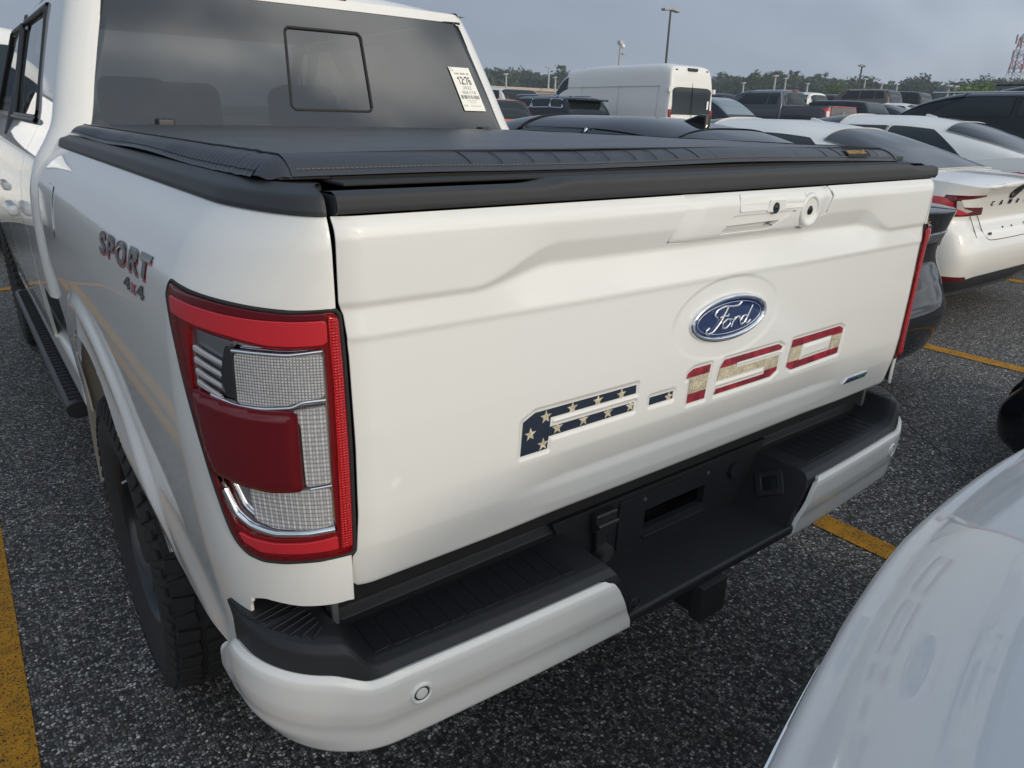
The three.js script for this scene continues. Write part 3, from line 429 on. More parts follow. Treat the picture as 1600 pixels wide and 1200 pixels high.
{ // SPORT 4x4 decal on the box side
  const Q = (a, b) => [lerp(-0.495, -0.098, a), lerp(lerp(1.266, 1.2825, a), lerp(1.302, 1.3165, a), b)];
  const bs = new THREE.Group(); bs.name = 'side_badge'; truck.add(bs);
  const word = (t, dep, bev) => { const g = textGeo(t, 1, dep, 0); g.computeBoundingBox(); const bb = g.boundingBox; g.translate(-bb.min.x, -bb.min.y, 0); g.scale(1 / (bb.max.x - bb.min.x), 1 / (bb.max.y - bb.min.y), 1); return g; };
  const lay = (t, map, lift, m, n) => mesh(n, wrap(word(t, 0.0006), sideFn, map, lift), m, bs);
  const red = paint(0.35, 0.03, 0.03), blk = paint(0.012, 0.013, 0.015), gry = paint(0.11, 0.115, 0.125);
  lay('SPORT', (x, y) => Q(x * 1.0 + 0.012, y * 1.0 - 0.14), 0.0004, red, 'red_shadow_lettering');
  lay('SPORT', (x, y) => Q(x * 1.0 + 0.0, y * 1.06), 0.0012, blk, 'black_lettering');
  lay('SPORT', (x, y) => Q(x * 0.985 + 0.012, y * 0.84 + 0.06), 0.0020, gry, 'grey_lettering');
  const R = (a, b) => [lerp(-0.275, -0.125, a), lerp(lerp(1.2425, 1.2485, a), lerp(1.262, 1.270, a), b)];
  for (const o of [0, 0.66]) lay('4', (x, y) => R(o + x * 0.34, y), 0.001, blk, 'black_numeral'); lay('x', (x, y) => R(0.36 + x * 0.28, y * 0.8 - 0.02), 0.0012, red, 'red_letter');
}
// bed cover -----------------------------------------------------------------------------
{
  const vin = std(0.036, 0.040, 0.050, 0.33, 0, { bumpMap: rep(grainTex, 40), bumpScale: 0.0003 });
  const cov = new THREE.Group(); cov.name = 'bed_cover'; truck.add(cov);
  const XT = 0.785, ZR = -0.150, ZF = -1.71, YT = 1.4655;
  const wr = (x, z) => { let y = YT + 0.004 * (1 - Math.pow(x / XT, 2)); y += 0.0022 * Math.sin(z * 18.6) * ss(-0.2, -0.5, z) * ss(0.785, 0.72, Math.abs(x)); y += 0.0035 * (fbm(x * 3 + 9, z * 9 + 4, 3) - 0.45) * ss(0.785, 0.70, Math.abs(x)); const r = ss(-0.62, -0.20, z); y += r * 0.0042 * (fbm(x * 5.5 + z * 12, z * 34, 3) - 0.45) * ss(-0.15, -0.2, z); return y; };
  mesh('vinyl_sheet', gridGeo((u, v) => { const x = lerp(-XT, XT, u), z = lerp(ZF, ZR, v); return [x, wr(x, z), z]; }, 150, 260, -1, 1.6, 1.6), vin, cov);
  const roll = v => [0.036 * v + 0.003 * Math.sin(v * 3.1), -0.022 * v - 0.004 * v * v + 0.003 * Math.sin(v * 3.1)];                 // outward, down
  const pleat = (t, v) => 0.0028 * Math.sin(t * 320 + 3 * fbm(t * 9, 1, 2)) * Math.pow(Math.sin(v * Math.PI), 1) * clamp(fbm(t * 6 + 3, 2.2, 2) * 2.0 - 0.1, 0.6, 1);
  for (const s of [-1, 1]) mesh('side_skirt', gridGeo((u, v) => { const z = lerp(ZF, ZR, u), r = roll(v), w = 0.0032 * Math.sin(z * 7.2 + 1) * v; return [s * (XT + r[0] + pleat(z, v) + 0.002 * v), wr(s * XT, z) + r[1] + w, z]; }, 520, 12, s > 0 ? -1 : 1, 1.6, 0.05), vin, cov);
  mesh('rear_skirt', gridGeo((u, v) => { const x = lerp(-XT, XT, u), r = roll(v), q = 0.0012 * Math.pow(Math.abs(Math.sin(x * 19 + fbm(x * 4, 3, 2) * 3)), 14) * Math.sin(v * 3.1); return [x, wr(x, ZR) + r[1] + 0.002 * Math.sin(x * 6), ZR + r[0] * 1.25 - q]; }, 420, 12, -1, 1.6, 0.05), vin, cov);
  for (const s of [-1, 1]) mesh('corner_fold', gridGeo((u, v) => { const a = u * Math.PI / 2, r = roll(v); return [s * (XT + r[0] * Math.sin(a)), wr(s * XT, ZR) + r[1] + 0.002 * Math.sin(a * 6) * v, ZR + r[0] * 1.25 * Math.cos(a)]; }, 16, 12, s > 0 ? -1 : 1), vin, cov);
  const thread = std(0.16, 0.15, 0.13, 0.8), thd = std(0.015, 0.016, 0.02, 0.7);
  { const st = []; for (let k = 0; k < 230; k++) { const x = -0.775 + k * 1.55 / 229, r = roll(0.80); st.push(box(x - 0.0022, x + 0.0022, -0.0006, 0.0006, -0.0006, 0.0006, 0.0002).translate(0, wr(x, ZR) + r[1] + 0.002 * Math.sin(x * 6) + 0.0008, ZR + r[0] * 1.25 + 0.0006)); } const m = mesh('hem_stitches', merge(st), thread, cov); m.userData.kind = 'stuff'; }
  { const pts = []; for (let k = 0; k <= 60; k++) { const x = -0.785 + k * 1.57 / 60; pts.push([x, wr(x, ZR) + 0.0006, ZR - 0.001]); } mesh('seam_cord', tube(pts, 0.0016, false, 240, 6), thd, cov); }
  for (const s of [-1, 1]) { const pts = []; for (let k = 0; k <= 60; k++) { const z = lerp(ZF, ZR, k / 60); pts.push([s * XT, wr(s * XT, z) + 0.0006, z]); } mesh('seam_cord', tube(pts, 0.0016, false, 240, 6), thd, cov); const st = []; for (let k = 0; k < 220; k++) { const z = lerp(ZF, ZR, k / 219), r = roll(0.82), w = 0.0032 * Math.sin(z * 7.2 + 1) * 0.82; st.push(box(-0.0006, 0.0006, -0.0006, 0.0006, -0.0022, 0.0022, 0.0002).translate(s * (XT + r[0] + 0.0022), wr(s * XT, z) + r[1] + w + 0.001, z)); } const m = mesh('hem_stitches', merge(st), thd, cov); m.userData.kind = 'stuff'; }
  // pleat seams across the rear skirt
  for (let k = 0; k < 22; k++) { const x = -0.52 + k * 0.058 + 0.012 * h2(k, 3); const p = []; for (let j = 0; j <= 5; j++) { const r = roll(0.05 + j * 0.14); p.push([x + 0.006 * j / 5, wr(x, ZR) + r[1] + 0.0004, ZR + r[0] * 1.25 + 0.0003]); } mesh('skirt_pleat', tube(p, 0.0006, false, 12, 5), thd, cov); }
  // woven maker's tag
  const cv = document.createElement('canvas'); cv.width = 256; cv.height = 80; const g = cv.getContext('2d'); g.fillStyle = '#15161a'; g.fillRect(0, 0, 256, 80); g.fillStyle = '#c89a4a'; g.font = 'bold 44px sans-serif'; g.textAlign = 'center'; g.fillText('MOSTPLUS', 122, 56, 200); g.fillRect(226, 12, 10, 14);
  const tx = new THREE.CanvasTexture(cv); tx.colorSpace = THREE.SRGBColorSpace;
  mesh('woven_tag', gridGeo((u, v) => { const x = lerp(0.560, 0.665, u), r = roll(0.85 - v * 0.6); return [x + 0.004 * v, wr(x, ZR) + r[1] + 0.0028, ZR + r[0] * 1.25 + 0.002]; }, 10, 8, 1), new THREE.MeshStandardMaterial({ map: tx, roughness: 0.7, side: THREE.DoubleSide }), cov);
  for (const s of [-1, 1]) mesh('cover_rail', box(s > 0 ? 0.735 : -0.795, s > 0 ? 0.795 : -0.735, 1.422, 1.4435, -1.70, -0.17, 0.003), M.trim, cov);
  for (const s of [-1, 1]) mesh('rail_end_block', box(s > 0 ? 0.775 : -0.80, s > 0 ? 0.845 : -0.725, 1.4365, 1.4475, -0.185, -0.115, 0.002), M.plasticFine, cov);
  mesh('rear_bow', box(-0.76, 0.76, 1.437, 1.456, -0.175, -0.135, 0.004), M.trim, cov);
  mesh('bristle_strip', box(-0.73, 0.73, 1.430, 1.4405, -0.128, -0.112, 0.002), M.tread, cov);
}
// rear bumper -----------------------------------------------------------------------------
{
  const bp = new THREE.Group(); bp.name = 'rear_bumper'; truck.add(bp);
  const XE = 0.918;
  const zf = x => { const a = Math.abs(x); let z = 0.078 - 0.034 * Math.pow(a / 0.82, 2); if (a > 0.74) { const t = clamp((a - 0.74) / (XE - 0.74)); z += -0.175 * (1 - Math.sqrt(1 - Math.pow(t, 2.2))); } return z; };
  const ZB = -0.165, xin = y => 0.245 + 0.62 * clamp(y - 0.645, 0, 0.13);
  for (const s of [-1, 1]) {
    const sec = x => { const a = Math.abs(x), f = zf(x), up = 0.052 * ss(0.760, 0.812, a), y0 = 0.764 + up;
      const yb2 = 0.621 + 0.045 * ss(0.84, 0.93, a);
      return [[ZB, 0.790 + up * 0.6], [-0.094, 0.790 + up * 0.5], [-0.088, 0.784 + up * 0.6], [-0.083, y0 + 0.003], [-0.072, y0], [f - 0.034, y0], [f - 0.016, y0 - 0.004], [f - 0.005, y0 - 0.014], [f - 0.001, y0 - 0.03 - up * 0.4], [f - 0.002, 0.70], [f - 0.004, yb2 + 0.014], [f - 0.02, yb2], [ZB, yb2]].map((p, i) => [Math.max(ZB, i < 5 ? Math.min(p[0], f - 0.040 + i * 0.001) : p[0]), p[1]]); };
    const f = (u, v) => { const n = 12, t = v * n, i = Math.min(n - 1, Math.floor(t)), k = t - i; const xm = lerp(0.29, XE, Math.pow(u, 0.85)); const A = sec(xm); const z = lerp(A[i][0], A[i + 1][0], k), y = lerp(A[i][1], A[i + 1][1], k); const x = lerp(xin(y), XE, Math.pow(u, 0.85)); return [s * x, y, z]; };
    const blk = mesh('step_block', gridGeo(f, 70, 72, s > 0 ? -1 : 1, 8, 4), M.bumperBlack, bp);
    { const A = sec(0.29), pts = A.map(p => [p[0], p[1]]); const sh = new THREE.ShapeGeometry(shapeOf(pts)); const p = sh.attributes.position; for (let i = 0; i < p.count; i++) { const z = p.getX(i), y = p.getY(i); p.setXYZ(i, s * (xin(y) + 0.0005), y, z); } sh.computeVertexNormals(); mesh('block_end', sh, M.bumperBlack, blk); }
    // tread strips on the step
    for (let k = 0; k < 12; k++) { const x = 0.375 + k * 0.0325, z1 = zf(x) - 0.040, z0 = -0.062 - 0.004 * (k % 2); const sl = 0.010; const pts = [[x, z0], [x + 0.0265, z0], [x + 0.0265 + sl * 0.3, z1], [x + sl * 0.3, z1]]; const g = extr(roundPoly(pts, 0.004, 3), 0.0016, 0.0007); g.rotateX(-Math.PI / 2); const p = g.attributes.position; for (let i = 0; i < p.count; i++) { const X = p.getX(i), Y = p.getY(i), Z = -p.getZ(i); p.setXYZ(i, s * X, 0.7635 + Y, Z); } g.computeVertexNormals(); mesh('tread_strip', g, M.bumperFine, blk); }
    // ribs on the raised corner pad
    for (let k = 0; k < 11; k++) { const z = -0.120 + k * 0.0130, xo = Math.min(0.918, (() => { let x = 0.94; while (x > 0.82 && zf(x) - 0.016 < z + 0.004) x -= 0.004; return x - 0.006; })()); if (xo > 0.835) mesh('pad_rib', bar([s * 0.826, 0.8165, z - 0.012], [s * xo, 0.8165, z + 0.004], 0.0019, 0.0019, 6), M.bumperFine, blk); }
    // painted lower cover
    const pr = v => crv(v, [0, 0.05, 0.16, 0.28, 0.36, 0.48, 0.66, 0.86, 0.95, 1], [-0.006, 0.0000, 0.0014, 0.0020, 0.0034, 0.0074, 0.0104, 0.0102, 0.0080, 0.001]);
    const path = []; { const N = 300; for (let k = 0; k <= N; k++) { const x = lerp(0.24, 0.74, k / N); path.push([x, zf(x)]); } for (let k = 1; k <= 120; k++) { const t = Math.sin(k / 120 * Math.PI / 2), x = 0.74 + t * (XE - 0.74); path.push([x, zf(x)]); } path.push([XE + 0.001, zf(XE) - 0.03]); path.push([XE, zf(XE) - 0.06]); }
    const acc = [0]; for (let k = 1; k < path.length; k++) acc.push(acc[k - 1] + Math.hypot(path[k][0] - path[k - 1][0], path[k][1] - path[k - 1][1]));
    const ptAt = w => { let a = 0, b = acc.length - 1; w = clamp(w, 0, acc[b]); while (b - a > 1) { const m = (a + b) >> 1; if (acc[m] > w) b = m; else a = m; } const t = (w - acc[a]) / (acc[b] - acc[a] || 1); const dx = path[b][0] - path[a][0], dz = path[b][1] - path[a][1], l = Math.hypot(dx, dz) || 1; return [lerp(path[a][0], path[b][0], t), lerp(path[a][1], path[b][1], t), -dz / l, dx / l]; };
    const WT = acc[acc.length - 1], yTop = w => 0.7525 + 0.016 * ss(0.545, 0.605, w) - 0.05 * ss(WT - 0.07, WT, w);
    const cfn = (w, v) => { const p = ptAt(w), d = 0.003 + pr(v) - 0.016 * ss(0.30, 0.0, v) * ss(0.5, 0.75, w); return [s * (p[0] + p[2] * d), lerp(0.613, yTop(w), v) - 0.003 * ss(0.5, 0.54, w) * ss(0.575, 0.545, w) * v, p[1] + p[3] * d]; };
    const out = [[0.028, 0], [0.034, 0.20], [0.075, 0.80], [0.088, 0.94], [0.106, 1], [WT, 1], [WT, 0.14], [WT - 0.05, 0.05], [0.5, 0]];
    const cover = panel('painted_cover', cfn, out, [], s < 0 ? 0.007 : 0.010, 0.035, M.white, bp, { flip: s, rim: 0.010, h: 0.004 });
    // parking sensor
    const sx = s < 0 ? 0.715 : 0.735, sw = sx - 0.24, sy = s < 0 ? 0.655 : 0.68;
    const sp = cfn(sw, sy), sn = normalAt(cfn, sw, sy, 0.004, s);
    const place = (g) => { g.applyQuaternion(new THREE.Quaternion().setFromUnitVectors(new THREE.Vector3(0, 1, 0), new THREE.Vector3(...sn))); g.translate(...sp); return g; };
    const lt = (pr2) => place(new THREE.LatheGeometry(pr2.map(p => new THREE.Vector2(...p)), 36));
    const ps = mesh('parking_sensor', lt([[0.0195, -0.003], [0.0190, 0.0015], [0.0165, 0.0035], [0.0135, 0.0030], [0.0125, 0.000], [0.0122, -0.003]]), M.white, cover);
    mesh('sensor_ring', lt([[0.0122, -0.002], [0.0122, 0.0012], [0.0100, 0.0012], [0.0100, -0.002]]), M.dark, ps);
    mesh('sensor_face', lt([[0.0098, -0.002], [0.0096, 0.0020], [0.0080, 0.0026], [0.0001, 0.0028]]), M.white, ps);
  }
  // centre well with the number-plate bracket
  const well = mesh('well_floor', box(-0.30, 0.30, 0.621, 0.645, -0.10, 0.076, 0.008), M.bumperBlack, bp);
  mesh('maker_mark', wrap(extr(rect(-0.045, 0.02, 0, 0.018, 0.002), 0.0012), (x, z) => [x, 0.645, -z + 0.03], (x, y) => [x, y], 0, 1), M.trim, well);
  const hole = rect(-0.085, 0.115, 0.690, 0.738, 0.004);
  const wall = mesh('well_back', extr([[-0.265, 0.640], [0.265, 0.640], [0.345, 0.792], [-0.345, 0.792]], 0.012, 0.001, [hole]).translate(0, 0, -0.086), M.bumperBlack, bp);
  mesh('plate_bracket', extr(rect(-0.165, 0.175, 0.664, 0.782, 0.006), 0.004, 0.001, [hole]).translate(0, 0, -0.0735), M.bumperFine, wall);
  mesh('bracket_lip', box(-0.09, 0.12, 0.672, 0.677, -0.072, -0.062, 0.001), M.bumperFine, wall);
  for (const x of [-0.09, 0.12]) mesh('plate_screw', new THREE.CylinderGeometry(0.0045, 0.0045, 0.004, 12).rotateX(Math.PI / 2).translate(x, 0.768, -0.068), M.steel, wall);
  mesh('trailer_socket', merge([box(-0.245, -0.185, 0.742, 0.786, -0.075, -0.052, 0.006), bar([-0.245, 0.762, -0.050], [-0.19, 0.762, -0.050], 0.006), box(-0.235, -0.205, 0.690, 0.742, -0.075, -0.06, 0.004)]), M.trim, wall);
  mesh('round_socket', merge([bar([-0.215, 0.690, -0.072], [-0.213, 0.688, -0.048], 0.021, 0.020, 24), bar([-0.213, 0.688, -0.048], [-0.2128, 0.6878, -0.046], 0.017, 0.017, 24)]), std(0.045, 0.046, 0.05, 0.5), wall);
  mesh('plug_cap', bar([0.225, 0.745, -0.076], [0.225, 0.745, -0.064], 0.022, 0.021, 24), M.bumperFine, wall);
  // plate lamps on the sloping ends
  for (const s of [-1, 1]) {
    const ax = s * 0.292; const nrm = new THREE.Vector3(-s * 0.85, 0.5, 0.1).normalize();
    const lp = new THREE.Group(); lp.name = 'plate_lamp'; lp.position.set(ax - s * 0.001, 0.712, -0.012); lp.quaternion.setFromUnitVectors(new THREE.Vector3(0, 0, 1), nrm); bp.add(lp);
    mesh('lamp_frame', extr(rect(-0.034, 0.034, -0.030, 0.030, 0.012, 5), 0.004, 0.002, [rect(-0.018, 0.018, -0.016, 0.016, 0.005)]), M.bumperFine, lp);
    mesh('lamp_glass', box(-0.018, 0.018, -0.016, 0.016, -0.004, 0.001, 0.002), M.clearGlass, lp);
    mesh('lamp_bulb', merge([box(-0.012, 0.012, -0.010, 0.010, -0.012, -0.006, 0.002), bar([-0.008, 0.008, -0.006], [0.010, -0.008, -0.005], 0.0015)]), M.steel, lp);
  }
  mesh('small_cap', new THREE.TorusGeometry(0.0125, 0.0016, 8, 30).translate(-0.262, 0.668, zf(0.27) + 0.002), M.bumperFine, bp);
  mesh('hitch_receiver', merge([box(-0.062, 0.008, 0.545, 0.552, -0.25, 0.088, 0.003), box(-0.062, 0.008, 0.610, 0.617, -0.25, 0.088, 0.003), box(-0.062, -0.055, 0.552, 0.610, -0.25, 0.088, 0.003), box(0.001, 0.008, 0.552, 0.610, -0.25, 0.088, 0.003), box(-0.068, 0.014, 0.539, 0.623, 0.060, 0.090, 0.003)]), M.frame, bp);
  mesh('hitch_tube', bar([-0.66, 0.59, -0.22], [0.66, 0.59, -0.22], 0.035), M.frame, bp);
  for (const s of [-1, 1]) mesh('bumper_bracket', box(s * 0.79 - 0.006, s * 0.79 + 0.006, 0.78, 0.86, -0.10, -0.06, 0.003), M.steel, bp);
  mesh('sill_panel', box(-0.80, 0.80, 0.62, 0.868, -0.19, -0.145, 0.004), M.dark, bp).geometry = extr([[-0.8, 0.62], [0.8, 0.62], [0.8, 0.87], [-0.8, 0.87]], 0.02, 0, [rect(-0.10, 0.20, 0.64, 0.76)]).translate(0, 0, -0.19);
}
// cab ---------------------------------------------------------------------------------------
const HY = [0.5, 0.7, 0.9, 1.1, 1.25, 1.36, 1.41, 1.465, 1.60, 1.75, 1.83, 1.90, 1.93], HX = [0.90, 0.925, 0.945, 0.952, 0.945, 0.915, 0.885, 0.853, 0.812, 0.765, 0.738, 0.705, 0.68];
const zrear = y => -1.712 - Math.max(0, y - 1.42) * 0.405;
const RC = 0.10, UA = 0.68, UB = UA + RC * Math.PI / 2;
function cabFn(u, y) { // u<0: right half, u>0: left half; 0 at the middle of the back window
  const a = Math.abs(u), hw = crv(y, HY, HX); let x, z; const zr = zrear(y), s = hw - RC;
  if (a < UA) { x = a / UA * s; z = zr - 0.012 * Math.pow(x / 0.7, 2) * 0; } else if (a < UB) { const t = (a - UA) / RC; x = s + RC * Math.sin(t); z = zr - RC + RC * Math.cos(t); } else { x = hw; z = zr - RC - (a - UB); }
  z -= 0.02 * Math.pow(Math.min(1, x / 0.8), 2);
  return [-sgn(u) * x, y, z];
}
{
  const cab = new THREE.Group(); cab.name = 'cab'; truck.add(cab);
  const gl = roundPoly([[-0.688, 1.36], [0.688, 1.36], [0.694, 1.868], [-0.694, 1.868]], 0.03, 6);
  const fl = -1;   // u runs right to left seen from behind
  panel('cab_rear', cabFn, [[-1.132, 0.95], [1.132, 0.95], [1.132, 1.90], [-1.132, 1.90]], [gl], 0.02, 0.015, M.white, cab, { flip: fl, rim: 0.012 });
  const slide = roundPoly([[-0.158, 1.523], [0.128, 1.523], [0.105, 1.792], [-0.195, 1.792]], 0.022, 5);
  const glassF = offs(cabFn, -0.003, 0.003, fl);
  const bg = panel('back_window', glassF, grow(gl, -0.0005), [slide], 0.02, 0.02, M.tint, cab, { flip: fl, rim: 0 });
  panel('sliding_pane', offs(cabFn, -0.007, 0.003, fl), grow(slide, -0.003), [], 0.02, 0.02, M.tint, bg, { flip: fl, rim: 0 });
  mesh('pane_seal', tube(slide.map(p => offs(cabFn, -0.004, 0.003, fl)(p[0], p[1])), 0.0055, true, 140, 6), M.rubber, bg);
  mesh('window_gasket', tube(gl.map(p => offs(cabFn, -0.003, 0.003, fl)(p[0], p[1])), 0.0045, true, 200, 6), M.rubber, bg);
  // hinge stops at the foot of the window
  mesh('cover_latch', box(-0.595, -0.545, 1.463, 1.4865, -1.708, -1.66, 0.006), M.trim, cab); mesh('cover_latch', box(0.60, 0.635, 1.463, 1.476, -1.708, -1.66, 0.006), M.trim, cab);
  { // paper stock label on the glass
    const cv = document.createElement('canvas'); cv.width = 300; cv.height = 600; const g = cv.getContext('2d'); g.fillStyle = '#f1efe8'; g.fillRect(0, 0, 300, 600); g.fillStyle = '#17181c'; g.textAlign = 'center';
    g.strokeStyle = '#333'; g.lineWidth = 4; g.strokeRect(14, 14, 34, 40); g.font = 'bold 34px sans-serif'; g.fillText('Sale 2026  25', 158, 98); g.font = 'bold 150px sans-serif'; g.fillText('12:76', 158, 236, 190); g.font = '56px sans-serif'; g.fillText('2022', 158, 300); g.fillText('X64,114', 158, 364, 210);
    for (let x = 22; x < 280; x += 5) if (h2(x, 4) > 0.35) g.fillRect(x, 384, 2 + 2 * h2(x, 9), 50); g.font = '16px sans-serif'; g.fillStyle = '#777'; g.fillRect(80, 456, 150, 5); g.fillRect(110, 484, 90, 5); g.font = 'bold 28px sans-serif'; g.fillText('DLR', 44, 538); g.fillRect(110, 528, 150, 6);
    const tx = new THREE.CanvasTexture(cv); tx.colorSpace = THREE.SRGBColorSpace; tx.magFilter = THREE.LinearFilter;
    const f = (u, v) => offs(cabFn, 0.0015, 0.003, fl)(lerp(-0.548, -0.648, u), lerp(1.535, 1.698, v));
    mesh('paper_label', gridGeo(f, 8, 10, 1), new THREE.MeshStandardMaterial({ map: tx, roughness: 0.6, side: THREE.DoubleSide }), cab, 'white paper stock label with black figures stuck on the back window');
  }
  // roof
  const roofFn = (u, v) => { const x = lerp(-1, 1, u), z = lerp(zrear(1.9) - 0.03, -3.72, v); const e = Math.pow(Math.abs(x), 2.5); const end = Math.pow(Math.max(0, 1 - v / 0.06), 2); return [x * 0.705, 1.897 + 0.052 * (1 - e) * (1 - 0.9 * end) - 0.02 * Math.pow(v, 4), z + 0.022 * (1 - end) * 0]; };
  const roof = mesh('roof_panel', gridGeo(roofFn, 40, 40, -1), M.white, cab);
  for (const s of [-1, 1]) mesh('roof_moulding', tube([0, 0.2, 0.5, 0.8, 1].map(t => [s * (0.645), 1.900 + 0.012 * (t < 0.1 ? -0.6 : 1), lerp(zrear(1.9) - 0.02, -3.6, t)]), 0.013, false, 40, 8), M.trim, roof);
  mesh('high_brake_lamp', box(-0.16, 0.16, 1.895, 1.925, -1.935, -1.905, 0.008), M.redDeep, cab);
  // doors, one per side and row, with their windows
  for (const s of [1, -1]) {
    const F = (u, y) => cabFn(s * u, y), ff = s > 0 ? -1 : 1;
    for (const [a, b, front] of [[1.140, 2.10, 0], [2.108, 3.10, 1]]) {
      const outl = front ? [[a, 0.66], [a, 1.885], [b - 0.42, 1.885], [b + 0.05, 1.47], [b + 0.1, 0.66]] : [[a, 1.05], [a, 1.885], [b, 1.885], [b, 0.66], [a + 0.25, 0.66], [a + 0.12, 0.80]];
      const win = roundPoly(front ? [[a + 0.05, 1.475], [a + 0.05, 1.845], [b - 0.44, 1.845], [b - 0.05, 1.475]] : [[a + 0.07, 1.475], [a + 0.12, 1.845], [b - 0.05, 1.845], [b - 0.05, 1.475]], 0.03);
      const door = panel(front ? 'front_door' : 'rear_door', F, outl, [win], 0.02, 0.015, M.white, cab, { flip: ff, rim: 0.012 });
      panel('door_glass', offs(F, -0.006, 0.003, ff), grow(win, 0.002), [], 0.05, 0.05, M.tint, door, { flip: ff, rim: 0 });
      mesh('window_trim', tube(win.map(p => offs(F, 0.001, 0.003, ff)(p[0], p[1])), 0.009, true, 120, 6), M.trim, door);
      mesh('belt_moulding', tube([0, 0.25, 0.5, 0.75, 1].map(t => offs(F, 0.006, 0.003, ff)(lerp(a + 0.03, b - 0.03, t), 1.463)), 0.010, false, 30, 6), M.trim, door);
      const hu = a + (front ? 0.09 : 0.10), hp = offs(F, 0.022, 0.003, ff)(hu + 0.09, 1.17);
      mesh('door_handle', box(hp[0] - 0.018, hp[0] + 0.018, 1.152, 1.188, hp[2] - 0.105, hp[2] + 0.105, 0.014), M.white, door);
    }
    const pil = (u0, y0, u1, y1, r) => mesh('window_pillar', tube([0, 0.5, 1].map(t => offs(F, -0.02, 0.003, ff)(lerp(u0, u1, t), lerp(y0, y1, t))), r, false, 12, 8), M.trim, cab);
    pil(2.104, 1.40, 2.104, 1.88, 0.028);
    const mp = F(2.95, 1.47);
    const mr = mesh('side_mirror', box(mp[0] - (s > 0 ? 0.30 : -0.06), mp[0] + (s > 0 ? -0.06 : 0.30), 1.43, 1.66, mp[2] - 0.08, mp[2] + 0.04, 0.035), M.trim, cab);
    mesh('mirror_glass', box(mp[0] - (s > 0 ? 0.285 : -0.075), mp[0] + (s > 0 ? -0.075 : 0.285), 1.45, 1.645, mp[2] + 0.038, mp[2] + 0.044, 0.002), M.chrome, mr);
    mesh('a_pillar', bar([s * -0.665, 1.87, -3.62], [s * -0.78, 1.40, -4.32], 0.03), M.white, cab);
  }
  mesh('windscreen', gridGeo((u, v) => [lerp(-lerp(0.78, 0.68, v), lerp(0.78, 0.68, v), u), lerp(1.38, 1.895, v), lerp(-4.32, -3.62, v)], 8, 8), M.clearGlass, cab);
  // seats and dash seen through the glass
  const seat = (x, z, w) => { mesh('seat_back', box(x - w, x + w, 0.75, 1.40, z - 0.1, z + 0.06, 0.05), M.seat, cab); };
  mesh('rear_seat_back', box(-0.70, 0.70, 0.85, 1.42, -2.06, -1.90, 0.05), M.seat, cab);
  for (const x of [-0.44, 0.0, 0.44]) mesh('rear_headrest', box(x - 0.13, x + 0.13, 1.43, 1.60, -2.05, -1.94, 0.045), M.seat, cab);
  for (const x of [-0.40, 0.40]) { seat(x, -2.95, 0.25); mesh('headrest', box(x - 0.14, x + 0.14, 1.43, 1.64, -3.02, -2.88, 0.05), M.seat, cab); }
  mesh('dashboard', box(-0.80, 0.80, 0.95, 1.36, -4.2, -3.75, 0.08), M.seat, cab);
  mesh('steering_wheel', new THREE.TorusGeometry(0.19, 0.016, 10, 40).rotateX(-0.45).translate(-0.40, 1.30, -3.58), M.seat, cab);
  mesh('roof_lining', box(-0.66, 0.66, 1.875, 1.885, -3.6, -1.98, 0.004), std(0.25, 0.25, 0.25, 0.9), cab);
  mesh('cab_floor', box(-0.88, 0.88, 0.50, 0.56, -4.4, -1.80, 0.01), M.frame, cab);
  mesh('cab_front_wall', box(-0.86, 0.86, 0.56, 1.30, -4.4, -4.34, 0.01), M.frame, cab);
  // front clip
  const ar = []; for (let k = 0; k <= 24; k++) { const a = Math.PI * k / 24; ar.push([-4.81 - 0.53 * Math.cos(a), 0.41 + 0.56 * Math.sin(a)]); }
  for (const s of [1, -1]) panel('front_fender', (z, y) => [-s * (crv(y, HY, HX) - 0.01 - 0.05 * ss(-5.4, -5.85, z)), y, z], [[-5.85, 0.60], [-5.85, 1.12], [-4.6, 1.30], [-3.98, 1.34], [-3.98, 0.66], [-4.24, 0.56], ...ar.reverse(), [-5.40, 0.56]], [], 0.03, 0.03, M.white, truck, { flip: s, rim: 0.012 });
  mesh('hood', gridGeo((u, v) => { const x = lerp(-0.87, 0.87, u); return [x, lerp(1.34, 1.16, v * v) + 0.05 * (1 - Math.pow(Math.abs(x) / 0.87, 4)) - 0.12 * Math.pow(v, 12), lerp(-4.22, -5.88, v)]; }, 24, 24, -1), M.white, truck);
  mesh('front_grille', box(-0.86, 0.86, 0.55, 1.13, -5.93, -5.83, 0.03), M.trim, truck);
}
